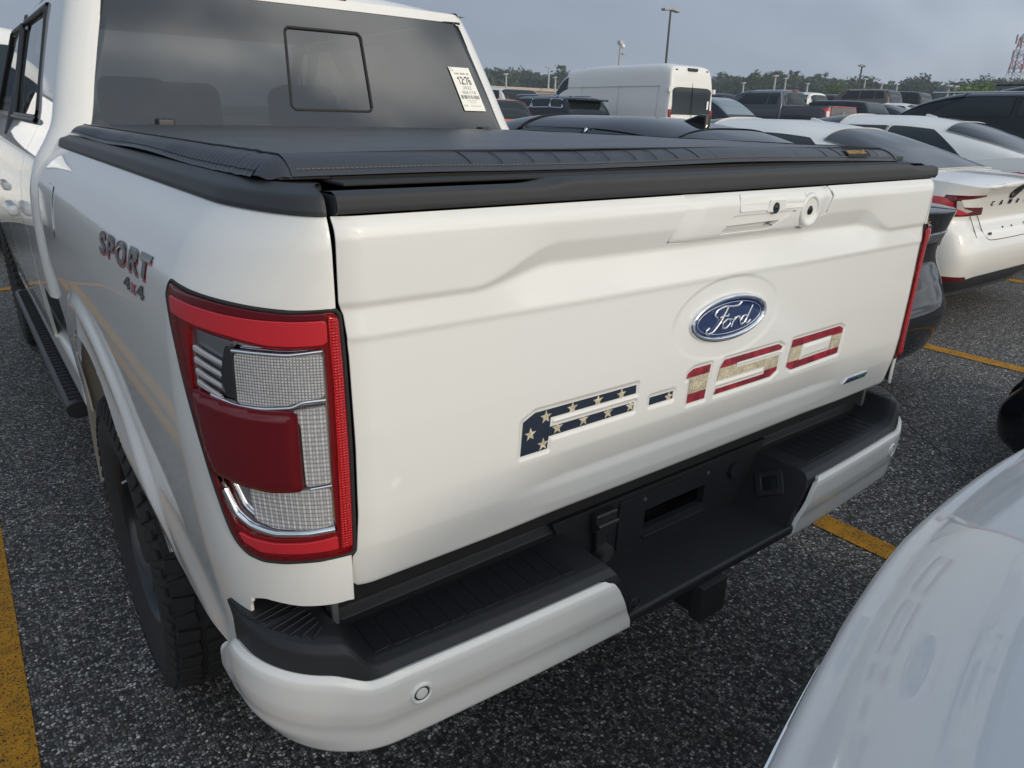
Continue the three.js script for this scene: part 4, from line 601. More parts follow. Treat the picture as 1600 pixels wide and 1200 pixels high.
// wheels -----------------------------------------------------------------------------------
{
  const R = 0.41, W = 0.135;
  const prof = [[0.245, -0.115], [0.27, -0.130], [0.32, -0.138], [0.36, -0.136], [0.385, -0.126], [0.397, -0.108], [0.400, -0.06], [0.401, 0], [0.400, 0.06], [0.397, 0.108], [0.385, 0.126], [0.36, 0.136], [0.32, 0.138], [0.27, 0.130], [0.245, 0.115]];
  const tyreG = new THREE.LatheGeometry(prof.map(p => new THREE.Vector2(p[0], p[1])), 96).rotateZ(Math.PI / 2);
  const blocks = []; const N = 54;
  for (let k = 0; k < N; k++) for (const [x, w, ph, hgt, y0] of [[-0.034, 0.046, 0, 0.013, 0.404], [0.034, 0.046, 0.5, 0.013, 0.404], [-0.096, 0.050, 0.3, 0.015, 0.401], [0.096, 0.050, 0.8, 0.015, 0.401]]) { const a = (k + ph) / N * Math.PI * 2, sh = 0.15 * (k % 2 ? 1 : -1); const b = box(-w / 2, w / 2, -hgt / 2, hgt / 2, -0.0165, 0.0165, 0.003); b.rotateY(sh); b.rotateZ(Math.abs(x) > 0.06 ? -Math.sign(x) * 0.16 : 0); b.translate(x, y0, 0); b.rotateX(a); blocks.push(b); }
  for (let k = 0; k < N; k++) for (const s of [-1, 1]) { const a = (k + 0.55) / N * Math.PI * 2; const b = box(-0.005, 0.005, -0.024, 0.024, -0.011, 0.011, 0.003); b.rotateZ(s * 0.25); b.translate(s * 0.131, 0.375, 0); b.rotateX(a); blocks.push(b); }
  const treadG = merge(blocks);
  const rimG = new THREE.LatheGeometry([[0.205, 0.0], [0.225, 0.02], [0.235, 0.06], [0.25, 0.112], [0.243, 0.118], [0.232, 0.10], [0.22, 0.0], [0.225, -0.10], [0.245, -0.115]].map(p => new THREE.Vector2(...p)), 64).rotateZ(Math.PI / 2);
  const spokes = []; for (let k = 0; k < 6; k++) { const a = k / 6 * Math.PI * 2; for (const d of [-0.16, 0.16]) { const b = box(-0.018, 0.018, 0.05, 0.235, -0.016, 0.016, 0.006); b.rotateX(d * 0.9); b.translate(0.075, 0, 0); b.rotateX(a); spokes.push(b); } }
  const spokeG = merge(spokes), hubG = new THREE.CylinderGeometry(0.055, 0.065, 0.05, 24).rotateZ(Math.PI / 2).translate(0.085, 0, 0);
  const rimM = std(0.012, 0.013, 0.017, 0.25);
  for (const [x, z] of [[-0.795, -1.12], [0.795, -1.12], [-0.795, -4.81], [0.795, -4.81]]) {
    const w = new THREE.Group(); w.name = 'wheel'; w.position.set(x, R, z); w.rotation.set(0.17, x < 0 ? Math.PI : 0, 0); truck.add(w);
    mesh('tyre', tyreG, M.rubber, w); const tr = mesh('tread_blocks', treadG, M.tread, w); tr.userData.kind = 'stuff'; mesh('rim', rimG, rimM, w); mesh('spokes', spokeG, rimM, w); mesh('hub_cap', hubG, rimM, w);
    mesh('valve_stem', bar([0.105, 0.19, 0.03], [0.13, 0.18, 0.03], 0.004), M.steel, w);
  }
}
// running boards, underbody ------------------------------------------------------------------
for (const s of [-1, 1]) {
  const rb = mesh('running_board', extr(roundPoly([[0.78, 0.452], [0.925, 0.435], [0.952, 0.452], [0.957, 0.487], [0.93, 0.503], [0.78, 0.50]], 0.012, 3), 2.1, 0.004).translate(0, 0, -4.17), M.trim, truck);
  if (s > 0) rb.geometry.attributes.position.array.forEach(() => 0); if (s < 0) { rb.geometry.scale(-1, 1, 1); const i = rb.geometry; i.computeVertexNormals(); }
  for (let k = 0; k < 44; k++) mesh('grip_ridge', box(s > 0 ? 0.835 : -0.94, s > 0 ? 0.94 : -0.835, 0.501, 0.507, -4.1 + k * 0.046, -4.1 + k * 0.046 + 0.02, 0.002), M.rubber, rb);
  for (const z of [-3.8, -2.4]) mesh('board_bracket', bar([s * 0.60, 0.58, z], [s * 0.80, 0.47, z], 0.02), M.frame, rb);
  // rocker, frame rail, wheel housing
  mesh('rocker_panel', box(s > 0 ? 0.80 : -0.915, s > 0 ? 0.915 : -0.80, 0.56, 0.70, -4.2, -1.76, 0.03), M.white, truck);
  mesh('frame_rail', box(s > 0 ? 0.46 : -0.54, s > 0 ? 0.54 : -0.46, 0.56, 0.70, -5.6, -0.20, 0.01), M.frame, truck);
  mesh('wheel_housing', gridGeo((u, v) => { const a = lerp(-0.1, Math.PI - 0.95, u); return [s * lerp(0.56, 0.925, v), WHEEL.y + 0.585 * Math.sin(a), WHEEL.z - 0.555 * Math.cos(a)]; }, 40, 6), M.liner, truck);
  mesh('housing_wall', new THREE.CircleGeometry(0.58, 40).rotateY(-s * Math.PI / 2).translate(s * 0.565, WHEEL.y + 0.04, WHEEL.z), M.frame, truck);
  mesh('lower_box_liner', box(s > 0 ? 0.80 : -0.885, s > 0 ? 0.885 : -0.80, 0.70, 1.36, -0.52, -0.24, 0.01), M.dark, truck);
}
mesh('bed_floor', box(-0.80, 0.80, 0.80, 0.87, -1.70, -0.07, 0.005), M.frame, truck);
mesh('bed_front_wall', box(-0.80, 0.80, 0.87, 1.42, -1.70, -1.665, 0.005), M.frame, truck);
for (const s of [-1, 1]) mesh('bed_inner_wall', box(s > 0 ? 0.76 : -0.79, s > 0 ? 0.79 : -0.76, 0.87, 1.415, -1.69, -0.08, 0.004), M.frame, truck);
mesh('rear_axle', merge([bar([-0.7, 0.41, -1.12], [0.7, 0.41, -1.12], 0.05), new THREE.SphereGeometry(0.15, 20, 14).translate(0.05, 0.41, -1.12), bar([0.05, 0.42, -1.2], [0.05, 0.55, -3.2], 0.045)]), M.frame, truck);
mesh('exhaust_pipe', bar([0.62, 0.50, -0.25], [0.55, 0.52, -2.8], 0.04), M.steel, truck);
// ------------------------------------------------------------ the other vehicles
// rear at z = 0, nose at z = -L; d = metres forward of the rear bumper
function makeCar(S) {
  const { L, W, yb = 0.24, n = 5, sh, prof, tum = 0.20, cn = 3.2, mat, lo = 1 } = S; const hw = W / 2;
  const root = thing(S.name, S.label, S.category || 'car', [S.x, gy(S.x), S.z], S.turn || 0, S.group);
  const shd = sh.map(p => p[0]), shy = sh.map(p => p[1]), ysh = d => crv(d, shd, shy);
  const wv = v => crv(v, [0, 0.12, 0.35, 0.6, 0.85, 1], S.wv || [0.93, 0.975, 1.0, 1.0, 0.975, 0.93]);
  const ro = v => crv(v, [0, 0.12, 0.35, 0.55, 0.7, 0.9, 1], S.ro || [0.10, 0.03, 0.0, 0.03, 0.07, 0.06, 0.08]), fo = v => crv(v, [0, 0.12, 0.35, 0.6, 0.85, 1], S.fo || [0.10, 0.03, 0, 0.06, 0.20, 0.42]);
  const NT = 720, T = []; { let l = 0, px, pz; for (let k = 0; k <= NT; k++) { const a = k / NT * 2 * Math.PI + Math.PI / 2, c = Math.cos(a), s = Math.sin(a), x = sgn(c) * Math.pow(Math.abs(c), 2 / n), z = sgn(s) * Math.pow(Math.abs(s), 2 / (n + (s < 0 ? -1 : 1))); if (k) l += Math.hypot((x - px) * hw, (z - pz) * L / 2); T.push([l, x, z]); px = x; pz = z; } }
  const LT = T[NT][0], at = t => { t = ((t % 1) + 1) % 1 * LT; let a = 0, b = NT; while (b - a > 1) { const m = (a + b) >> 1; if (T[m][0] > t) b = m; else a = m; } const k = (t - T[a][0]) / (T[b][0] - T[a][0] || 1); return [lerp(T[a][1], T[b][1], k), lerp(T[a][2], T[b][2], k)]; };
  const shell = (t, v) => { const [cx, cz] = at(t), d0 = L / 2 - cz * L / 2; const y = yb + v * (ysh(d0) - yb); let z = -d0; const q = Math.pow(Math.abs(cz), 8); z += cz > 0 ? -ro(v) * q : fo(v) * q; return [cx * hw * wv(v), y, z]; };
  const N = Math.round((lo > 1 ? 420 : 200) * lo), body = mesh('body', (() => { const pos = [], nor = [], uv = [], idx = [], NV = Math.round(22 * lo); for (let j = 0; j <= NV; j++) for (let i = 0; i <= N; i++) { const t = i / N, v = j / NV; pos.push(...shell(t, v)); const nn = normalAt((a, b) => shell(a, clamp(b)), t, v, 0.004, -1); nor.push(...nn); uv.push(t, v); } for (let j = 0; j < NV; j++) for (let i = 0; i < N; i++) { const a = j * (N + 1) + i, b = a + 1, c = a + N + 1, e = c + 1; idx.push(a, e, b, a, c, e); } return toG(pos, nor, uv, idx); })(), mat, root);
  // deck: boot lid, hood
  const cr = S.crown ?? 0.035;
  mesh('deck', gridGeo((u, v) => { const p = shell(v * 0.5, 1), x = lerp(p[0], -p[0], u), e = p[0] === 0 ? 0 : Math.abs(x / (p[0] || 1)); return [x, p[1] + cr * (1 - e * e) * clamp(Math.abs(p[0]) / hw * 1.2), p[2]]; }, Math.round(20 * lo), Math.round(90 * lo), 1), S.deckMat || mat, root);
  mesh('underbody', box(-hw * 0.9, hw * 0.9, yb - 0.06, yb + 0.06, -L + 0.25, -0.25, 0.02), M.frame, root);
  // greenhouse
  const arc = [0]; for (let k = 1; k < prof.length; k++) arc.push(arc[k - 1] + Math.hypot(prof[k][0] - prof[k - 1][0], prof[k][1] - prof[k - 1][1]));
  const pd = prof.map(p => p[0]), py = prof.map(p => p[1]), TA = arc[arc.length - 1];
  const hwB = S.hwB || hw * 0.925;
  const can = (t, f) => { const d = crv(t, arc, pd), yt = crv(t, arc, py), y0 = ysh(d) - 0.02, a = clamp(f, -1, 1) * Math.PI / 2, sx = sgn(a) * Math.pow(Math.abs(Math.sin(a)), 2 / cn), cy = Math.pow(Math.max(0, Math.cos(a)), 2 / cn), h = Math.max(0.001, yt + 0.02 - y0); const ends = 1 - 0.10 * Math.pow(Math.abs(2 * t / TA - 1), 6); return [hwB * sx * (1 - tum * cy * clamp(h / 0.45)) * ends, y0 + h * cy, -d]; };
  const tK = k => { const i = Math.floor(k); return i >= arc.length - 1 ? TA : lerp(arc[i], arc[i + 1], k - i); };
  const cw = (p, r = 0.03) => roundPoly(p, r, 3);
  const holes = [], w = S.win; // w: {rear:[k0,k1,f0,f1], front:[...], side:[[k0,k1,k2,k3]...]}
  if (w.rear) holes.push(['rear_window', cw([[tK(w.rear[0]), -w.rear[2]], [tK(w.rear[0]), w.rear[2]], [tK(w.rear[1]), w.rear[3]], [tK(w.rear[1]), -w.rear[3]]])]);
  if (w.front) holes.push(['windscreen', cw([[tK(w.front[0]), -w.front[2]], [tK(w.front[0]), w.front[2]], [tK(w.front[1]), w.front[3]], [tK(w.front[1]), -w.front[3]]])]);
  const [fb, ft] = w.f || [0.955, 0.55];
  for (const q of w.side || []) for (const s of [-1, 1]) holes.push(['side_window', cw([[tK(q[0]), s * fb], [tK(q[1]), s * ft], [tK(q[2]), s * ft], [tK(q[3]), s * fb]], 0.02)]);
  const cd = 0.05 / lo, cf = 0.045 / lo;
  const shellP = panel('roof_and_pillars', can, [[0, -1], [TA, -1], [TA, 1], [0, 1]], holes.map(h => h[1]), cd, cf, S.roofMat || mat, root, { flip: S.cflip || 1, rim: 0.012, h: 0.004 });
  for (const [nm, poly] of holes) { const g = panel(nm, offs(can, -0.006, 0.004, 1), grow(poly, 0.004), [], cd, cf, nm === 'windscreen' ? (S.wsMat || M.glassDark) : M.glassDark, root, { flip: 1, rim: 0, h: 0.004 }); if (S.trim && nm === 'side_window') mesh('window_trim', tube(poly.map(p => offs(can, 0.004, 0.004, 1)(p[0], p[1])), S.trimR || 0.010, true, 90, 6), S.trim, g); }
  // wheels
  const wr_ = S.wheelR || 0.33;
  const tg_ = new THREE.LatheGeometry([[0.60, -0.10], [0.92, -0.105], [1, -0.07], [1, 0.07], [0.92, 0.105], [0.60, 0.10]].map(p => new THREE.Vector2(p[0] * wr_, p[1])), 36).rotateZ(Math.PI / 2), rg = new THREE.CylinderGeometry(wr_ * 0.62, wr_ * 0.62, 0.17, 24).rotateZ(Math.PI / 2);
  for (const d of S.axles || [L * 0.21, L * 0.80]) for (const s of [-1, 1]) { const wg = new THREE.Group(); wg.name = 'wheel'; wg.position.set(s * (hw - 0.085), wr_, -d); root.add(wg); mesh('tyre', tg_, M.rubber, wg); mesh('rim', rg, M.satin, wg); }
  // a point on the tail: x, height -> surface
  const rearFn = (x, y) => { const v = clamp((y - yb) / (shy[0] - yb)), q = clamp(Math.abs(x) / (hw * wv(v)), 0, 0.9995), zu = Math.pow(1 - Math.pow(q, n), 1 / (n + 1)), d0 = L / 2 - zu * L / 2; return [x, y, -d0 - ro(v) * Math.pow(zu, 8)]; };
  const frontFn = (x, y) => { const d1 = L, v = clamp((y - yb) / (ysh(L * 0.97) - yb)), q = clamp(Math.abs(x) / (hw * wv(v)), 0, 0.9995), zu = Math.pow(1 - Math.pow(q, n), 1 / (n - 1)); return [x, y, -(L / 2 + zu * L / 2) + fo(v) * Math.pow(zu, 8)]; };
  const onRear = (name, poly, dz, m, cell = 0.02, rim = 0.006) => panel(name, offs(rearFn, dz, 0.004, 1), poly, [], cell, cell, m, root, { rim, h: 0.004 });
  const lamps = (name, poly, dz, m, cell) => { for (const s of [-1, 1]) onRear(name, poly.map(p => [p[0] * s, p[1]]), dz, m, cell); };
  return { root, rearFn, frontFn, onRear, lamps, can, tK, TA, ysh, shell, hw };
}
const sedanWin = { rear: [0.15, 1.92, 0.60, 0.56], front: [4.1, 5.85, 0.58, 0.62], side: [[1.55, 2.2, 2.95, 2.95], [3.0, 3.0, 4.0, 4.9]] };
const black = paint(0.008, 0.009, 0.013, { specularIntensity: 0.0 }), navy = paint(0.009, 0.013, 0.024, { specularIntensity: 0.0 }), grey = paint(0.055, 0.058, 0.066, { metalness: 0.3 });
const silverTrim = std(0.62, 0.66, 0.72, 0.16, 1);
// black sedan in the next stall
{
  const c = makeCar({ name: 'black_sedan', label: 'glossy black sedan beside the pickup, gold cross emblem and chrome strip on its boot', x: 2.58, z: -0.74, L: 4.9, W: 1.74, n: 5.5, mat: black, lo: 1.3, sh: [[0, 1.10], [0.5, 1.115], [1.2, 1.0], [2.5, 0.95], [3.6, 0.96], [4.4, 0.86], [4.9, 0.70]],
    prof: [[0.40, 1.12], [0.84, 1.33], [1.25, 1.445], [1.9, 1.505], [2.5, 1.505], [3.1, 1.44], [4.0, 0.98]], trim: silverTrim, trimR: 0.012, win: { rear: [0.15, 1.9, 0.60, 0.56], front: [4.1, 5.85, 0.58, 0.62], side: [[1.1, 2.1, 2.95, 2.95], [3.0, 3.0, 4.0, 4.9]], f: [0.955, 0.44] }, ro: [0.16, 0.06, 0.0, 0.07, 0.13, 0.07, 0.03], wv: [0.93, 0.975, 1.0, 0.985, 0.91, 0.83] });
  mesh('roof_fin', extr([[0, 0], [0.07, 0.040], [0.19, 0.078], [0.25, 0.074], [0.255, 0]], 0.02, 0.014).translate(0, 0, -0.010).rotateY(-Math.PI / 2).translate(0, 1.465, -1.62), M.blackGloss, c.root);
  c.lamps('tail_lamp', roundPoly([[0.56, 0.90], [0.60, 0.985], [0.79, 1.0], [0.805, 0.90], [0.76, 0.84]], 0.02), 0.004, M.redDeep);
  c.onRear('chrome_strip', [[-0.62, 0.935], [0.62, 0.935], [0.66, 0.985], [-0.66, 0.985]], 0.006, M.chrome);
  const gold = std(0.55, 0.34, 0.10, 0.3, 0.9);
  mesh('gold_emblem', wrap(extr([[-0.075, -0.015], [-0.028, -0.015], [-0.022, -0.033], [0.022, -0.033], [0.028, -0.015], [0.075, -0.015], [0.068, 0.015], [0.028, 0.015], [0.022, 0.033], [-0.022, 0.033], [-0.028, 0.015], [-0.068, 0.015]], 0.006, 0.002), c.rearFn, (x, y) => [x + 0.05, y + 1.055], 0.002), gold, c.root);
  c.onRear('plate_recess', roundPoly([[-0.27, 0.70], [0.27, 0.70], [0.30, 0.90], [-0.30, 0.90]], 0.03), 0.001, M.trim);
}
// white sedan with the lettered boot, and its twin further on
function whiteSedan(x, z, label, detail) {
  const c = makeCar({ name: 'white_sedan', label, x, z, L: 4.92, W: 1.86, n: 9, mat: M.white, lo: detail ? 1.5 : 1, group: 'white sedans parked beyond the black one', sh: [[0, 1.02], [0.25, 1.055], [0.5, 1.07], [1.2, 1.0], [2.5, 0.95], [3.6, 0.96], [4.4, 0.86], [4.92, 0.70]],
    prof: [[0.46, 1.065], [0.95, 1.26], [1.45, 1.385], [2.0, 1.438], [2.55, 1.44], [3.1, 1.38], [4.05, 0.98]], trim: M.trim, trimR: 0.008, win: { rear: [0.12, 1.86, 0.64, 0.55], front: [4.1, 5.85, 0.58, 0.62], side: [[1.3, 2.1, 2.95, 2.95], [3.0, 3.0, 4.0, 4.9]] }, ro: [0.12, 0.04, 0.0, 0.04, 0.11, 0.08, 0.03] });
  mesh('roof_fin', extr([[0, 0], [0.05, 0.026], [0.14, 0.052], [0.17, 0.050], [0.18, 0]], 0.010, 0.008).translate(0, 0, -0.005).rotateY(Math.PI / 2).translate(0, 1.425, -1.72), M.white, c.root);
  c.onRear('lower_valance', roundPoly([[-0.86, 0.21], [0.86, 0.21], [0.90, 0.33], [0.50, 0.36], [-0.50, 0.36], [-0.90, 0.33]], 0.03), 0.006, M.trim);
  c.lamps('tail_lamp', roundPoly([[0.44, 0.815], [0.47, 0.870], [0.74, 0.880], [0.78, 0.935], [0.52, 0.955], [0.52, 0.965], [0.9265, 0.965], [0.9285, 0.86], [0.80, 0.815]], 0.008), 0.006, M.redDeep, 0.012);
  c.lamps('red_light_bar', roundPoly([[0.76, 0.825], [0.66, 0.832], [0.80, 0.872], [0.84, 0.950], [0.90, 0.950], [0.88, 0.86]], 0.01), 0.010, M.redBright, 0.012);
  c.lamps('pale_lamp_lens', roundPoly([[0.62, 0.848], [0.74, 0.872], [0.775, 0.925], [0.80, 0.925], [0.79, 0.870], [0.70, 0.84]], 0.008), 0.010, std(0.6, 0.58, 0.55, 0.2, 0.3), 0.012);
  c.lamps('bumper_reflector', [[0.62, 0.345], [0.88, 0.345], [0.87, 0.385], [0.66, 0.375]], 0.010, M.redDeep);
  const gap = (pts, nm = 'panel_gap') => mesh(nm, tube(pts.map(p => offs(c.rearFn, 0.0005, 0.004, 1)(p[0], p[1])), 0.003, false, 40, 5), M.dark, c.root);
  gap([[-0.50, 0.81], [-0.48, 0.70], [-0.36, 0.63], [0.36, 0.63], [0.48, 0.70], [0.50, 0.81]]); gap([[-0.62, 0.81], [-0.60, 0.66]]); gap([[0.62, 0.81], [0.60, 0.66]]);
  if (detail) {
    const em = mesh('round_emblem', wrap(new THREE.TorusGeometry(0.048, 0.008, 8, 36).scale(1.35, 1, 0.6), c.rearFn, (X, Y) => [X, Y + 0.975], 0.008), M.gunmetal, c.root);
    mesh('emblem_bars', wrap(merge([new THREE.TorusGeometry(0.03, 0.006, 8, 24).scale(0.6, 1.4, 0.6), new THREE.TorusGeometry(0.034, 0.006, 8, 24).scale(1.5, 0.5, 0.6).translate(0, 0.016, 0)]), c.rearFn, (X, Y) => [X, Y + 0.975], 0.008), M.gunmetal, em);
    'CAMRY'.split('').forEach((ch, i) => { const g = textGeo(ch, 0.036, 0.004); mesh('boot_letter', wrap(g, c.rearFn, (X, Y) => [X * 1.35 - 0.345 + i * 0.163, Y + 0.877], 0.004), M.gunmetal, c.root); });
    mesh('small_badge', wrap(textGeo('HEV', 0.018, 0.003), c.rearFn, (X, Y) => [X * 1.3 - 0.40, Y + 0.665], 0.004), M.gunmetal, c.root);
    mesh('trim_letters', wrap(textGeo('LE', 0.018, 0.003), c.rearFn, (X, Y) => [X * 1.3 + 0.34, Y + 0.70], 0.004), M.gunmetal, c.root);
    for (const [X, Y] of [[-0.09, 0.705], [0.09, 0.705]]) mesh('plate_screw_hole', new THREE.SphereGeometry(0.008, 10, 8).translate(...c.rearFn(X, Y)), M.dark, c.root);
    mesh('boot_lip', tube([-0.86, -0.6, -0.3, 0, 0.3, 0.6, 0.86].map(X => { const p = c.rearFn(X, 1.015); return [X * 0.97, 1.028 - 0.012 * Math.pow(Math.abs(X), 3), p[2] - 0.012]; }), 0.016, false, 60, 8), M.white, c.root);
  }
  return c;
}
whiteSedan(5.45, -1.28, 'white sedan with widely spaced letters across its boot, beside the black sedan', true);
whiteSedan(8.15, -1.45, 'white sedan standing between the lettered white sedan and the black suv', false);
const suvWin = { rear: [0.35, 1.75, 0.60, 0.50], front: [4.15, 5.85, 0.58, 0.62], side: [[1.7, 2.05, 2.5, 2.5], [2.55, 2.55, 3.35, 3.35], [3.42, 3.42, 4.05, 4.85]] };
const suvProf = (H, L, b = 1.08) => [[0.16, b], [0.42, H - 0.20], [0.62, H - 0.04], [1.5, H], [2.5, H], [L * 0.62, H - 0.09], [L * 0.80, b - 0.02]];
const suvSh = (L, b = 1.08) => [[0, b], [0.6, b], [1.5, b - 0.04], [L * 0.6, b - 0.06], [L * 0.78, b - 0.04], [L * 0.93, b - 0.14], [L, b - 0.34]];
function suv(o, H, L, b, extra = {}) { const c = makeCar({ name: o.name || 'parked_suv', category: 'suv', L, W: 1.9, n: 10, yb: 0.3, sh: suvSh(L, b), prof: suvProf(H, L, b), win: suvWin, tum: 0.16, cn: 9, wheelR: 0.37, ro: [0.12, 0.04, 0.0, 0.05, 0.08, 0.10, 0.12], ...o, ...extra }); c.lamps('tail_lamp', roundPoly([[0.62, b - 0.22], [0.60, b - 0.10], [0.948, b - 0.06], [0.95, b - 0.24]], 0.02), 0.006, M.redLens, 0.03); return c; }
{ const c = suv({ name: 'black_suv', label: 'black suv with dark windows at the right edge, past the second white sedan', x: 10.95, z: -1.25, mat: black, lo: 1.1 }, 1.68, 4.9, 1.10); for (const s of [-1, 1]) mesh('roof_rail', tube([1.0, 1.6, 2.4, 3.0].map(d => [s * 0.70, 1.70, -d]), 0.012, false, 24, 6), silverTrim, c.root); }
{ const c = suv({ label: 'blue-grey suv whose roof shows above the black suv', x: 13.75, z: -1.5, mat: paint(0.10, 0.13, 0.20, { metalness: 0.4 }) }, 1.80, 4.9, 1.14); for (const s of [-1, 1]) mesh('roof_rail', tube([1.0, 1.6, 2.4, 3.0].map(d => [s * 0.70, 1.83, -d]), 0.014, false, 24, 6), M.trim, c.root); }
// second row
{ const c = suv({ name: 'dark_crossover', label: 'black crossover with silver roof rails and silver window outline, in front of the white van', x: 13.3, z: -14.3, mat: navy, trim: silverTrim, trimR: 0.022 }, 1.70, 4.65, 1.10); for (const s of [-1, 1]) mesh('roof_rail', tube([0.9, 1.0, 1.8, 2.6, 2.75].map((d, i) => [s * 0.66, 1.72 + (i === 0 || i === 4 ? -0.03 : 0.025), -d]), 0.022, false, 24, 6), silverTrim, c.root); mesh('roof_spoiler', box(-0.62, 0.62, 1.60, 1.645, -0.62, -0.20, 0.02), navy, c.root); mesh('roof_fin', extr([[0, 0], [0.12, 0.06], [0.16, 0.06], [0.17, 0]], 0.02, 0.008).rotateY(Math.PI / 2).translate(0, 1.68, -1.0), navy, c.root); }
{ const c = makeCar({ name: 'cargo_van', category: 'van', label: 'tall white cargo van with two dark rear door windows', x: 16.15, z: -13.4, L: 6.0, W: 2.02, n: 18, yb: 0.32, mat: M.white, lo: 1.2, sh: [[0, 1.12], [4.8, 1.12], [5.3, 1.08], [5.7, 0.98], [6.0, 0.8]], hwB: 0.99, tum: 0.10, cn: 9, prof: [[0.03, 1.12], [0.05, 1.98], [0.16, 2.46], [0.6, 2.55], [3.0, 2.56], [4.3, 2.48], [4.75, 2.20], [5.45, 1.10]], win: { rear: [0.10, 0.93, 0.60, 0.60], front: [5.25, 6.85, 0.60, 0.68], side: [[5.05, 5.05, 5.7, 6.7]], f: [0.94, 0.70] }, ro: [0.06, 0.02, 0, 0, 0, 0, 0.0], wheelR: 0.36, cflip: 1 });
  mesh('door_gap', tube([[0, 0.5, 0.012], [0, 1.2, 0.01], [0, 1.9, -0.035], [0, 2.38, -0.12]].map(p => p), 0.008, false, 30, 5), M.dark, c.root);
  c.lamps('tail_lamp', rect(0.84, 0.985, 0.72, 1.10, 0.02), 0.012, M.redLens, 0.04);
  for (const s of [-1, 1]) { mesh('upper_tail_lamp', box(s * 0.90 - 0.05, s * 0.90 + 0.05, 1.10, 1.36, -0.06, 0.0, 0.02), M.redLens, c.root); mesh('door_hinge', box(s * 0.965 - 0.05, s * 0.965 + 0.05, 1.80, 1.93, -0.10, -0.01, 0.02), M.white, c.root); mesh('marker_lamp', box(s * 0.66 - 0.04, s * 0.66 + 0.04, 2.375, 2.41, -0.145, -0.10, 0.01), M.redDeep, c.root); }
  mesh('high_brake_lamp', box(-0.20, 0.20, 2.37, 2.45, -0.14, -0.06, 0.02), M.trim, c.root); mesh('door_handle', box(0.10, 0.18, 0.80, 1.06, -0.03, 0.03, 0.03), M.trim, c.root);
  mesh('round_emblem', new THREE.CylinderGeometry(0.075, 0.075, 0.03, 24).rotateX(Math.PI / 2).translate(-0.46, 0.97, 0.005), M.gunmetal, c.root); mesh('lettering', textGeo('PROMASTER', 0.05, 0.01).translate(0.42, 0.95, 0.005), M.satin, c.root);
  mesh('bumper', box(-0.99, 0.99, 0.38, 0.58, -0.12, 0.10, 0.04), M.trim, c.root);
  for (const s of [-1, 1]) { mesh('side_moulding', box(s * 1.006 - 0.012, s * 1.006 + 0.012, 0.70, 0.80, -4.6, -0.5, 0.01), M.white, c.root); mesh('side_crease', tube([[s * 0.955, 1.96, -0.4], [s * 0.955, 1.96, -4.4]], 0.006, false, 8, 5), M.satin, c.root); for (const d of [0.45, 2.0, 3.6]) mesh('panel_seam', tube([[s * 0.998, 1.15, -d], [s * 0.985, 1.6, -d], [s * 0.955, 2.0, -d]], 0.005, false, 12, 5), M.satin, c.root); }
  mesh('paper_label', box(0.66, 0.74, 1.38, 1.60, -0.012, -0.004, 0.002), std(0.85, 0.85, 0.82, 0.7), c.root);
}
function pickup(o, H = 1.93) { const c = makeCar({ category: 'pickup truck', L: 5.85, W: 2.0, n: 18, yb: 0.42, sh: [[0, 1.40], [1.7, 1.40], [1.85, 1.32], [4.2, 1.28], [5.2, 1.22], [5.85, 1.0]], prof: [[1.72, 1.36], [1.86, 1.72], [1.96, H - 0.04], [2.4, H], [3.2, H], [3.75, H - 0.06], [4.45, 1.26]], win: { rear: [0.2, 1.4, 0.60, 0.56], front: [4.2, 5.85, 0.6, 0.64], side: [[2.2, 2.2, 3.0, 3.0], [3.08, 3.08, 4.2, 5.0]] }, tum: 0.14, cn: 4, wheelR: 0.41, axles: [1.2, 4.85], crown: 0.01, deckMat: o.mat, ro: [0.02, 0.0, 0.0, 0.02, 0.02, 0.02, 0.02], fo: [0.1, 0.03, 0, 0.05, 0.12, 0.2], ...o }); return c; }
{ const c = pickup({ name: 'grey_pickup', label: 'dark grey pickup with red-ringed tail lamps and a grey tailgate', x: 23.3, z: -12.8, mat: grey, lo: 1.1 });
  c.onRear('tailgate', roundPoly([[-0.74, 0.90], [0.74, 0.90], [0.76, 1.38], [-0.76, 1.38]], 0.02), 0.012, paint(0.13, 0.12, 0.115, { metalness: 0.3 }), 0.05); c.lamps('tail_lamp', roundPoly([[0.77, 0.92], [0.94, 0.98], [0.95, 1.34], [0.79, 1.32]], 0.02), 0.010, M.redBright, 0.03); c.lamps('clear_lamp_lens', rect(0.84, 0.93, 1.06, 1.24, 0.02), 0.014, M.whiteCool, 0.03);
  for (const y of [0.885, 1.385]) mesh('red_edge_strip', box(-0.76, 0.76, y - 0.012, y + 0.012, -0.03, 0.012, 0.004), M.redBright, c.root); mesh('oval_emblem', new THREE.CylinderGeometry(0.075, 0.075, 0.02, 24).rotateX(Math.PI / 2).scale(1.5, 0.7, 1).translate(0, 1.20, 0.0), M.satin, c.root);
  mesh('rear_bumper', box(-0.95, 0.95, 0.62, 0.82, -0.1, 0.14, 0.03), M.satin, c.root); mesh('cab_brake_lamp', box(-0.14, 0.14, 1.91, 1.95, -1.95, -1.88, 0.01), M.redLens, c.root); mesh('cab_pillar_trim', tube([[-0.985, 0.6, -1.78], [-0.99, 1.2, -1.78], [-0.93, 1.45, -1.80], [-0.80, 1.85, -1.95]], 0.02, false, 20, 6), M.satin, c.root); mesh('paper_label', box(0.55, 0.68, 1.50, 1.68, -1.77, -1.755, 0.002), std(0.85, 0.85, 0.82, 0.7), c.root); }
suv({ name: 'orange_suv', label: 'orange suv half hidden behind the pickup cab', x: 9.5, z: -13.0, mat: paint(0.55, 0.10, 0.02) }, 1.66, 4.5, 1.06);
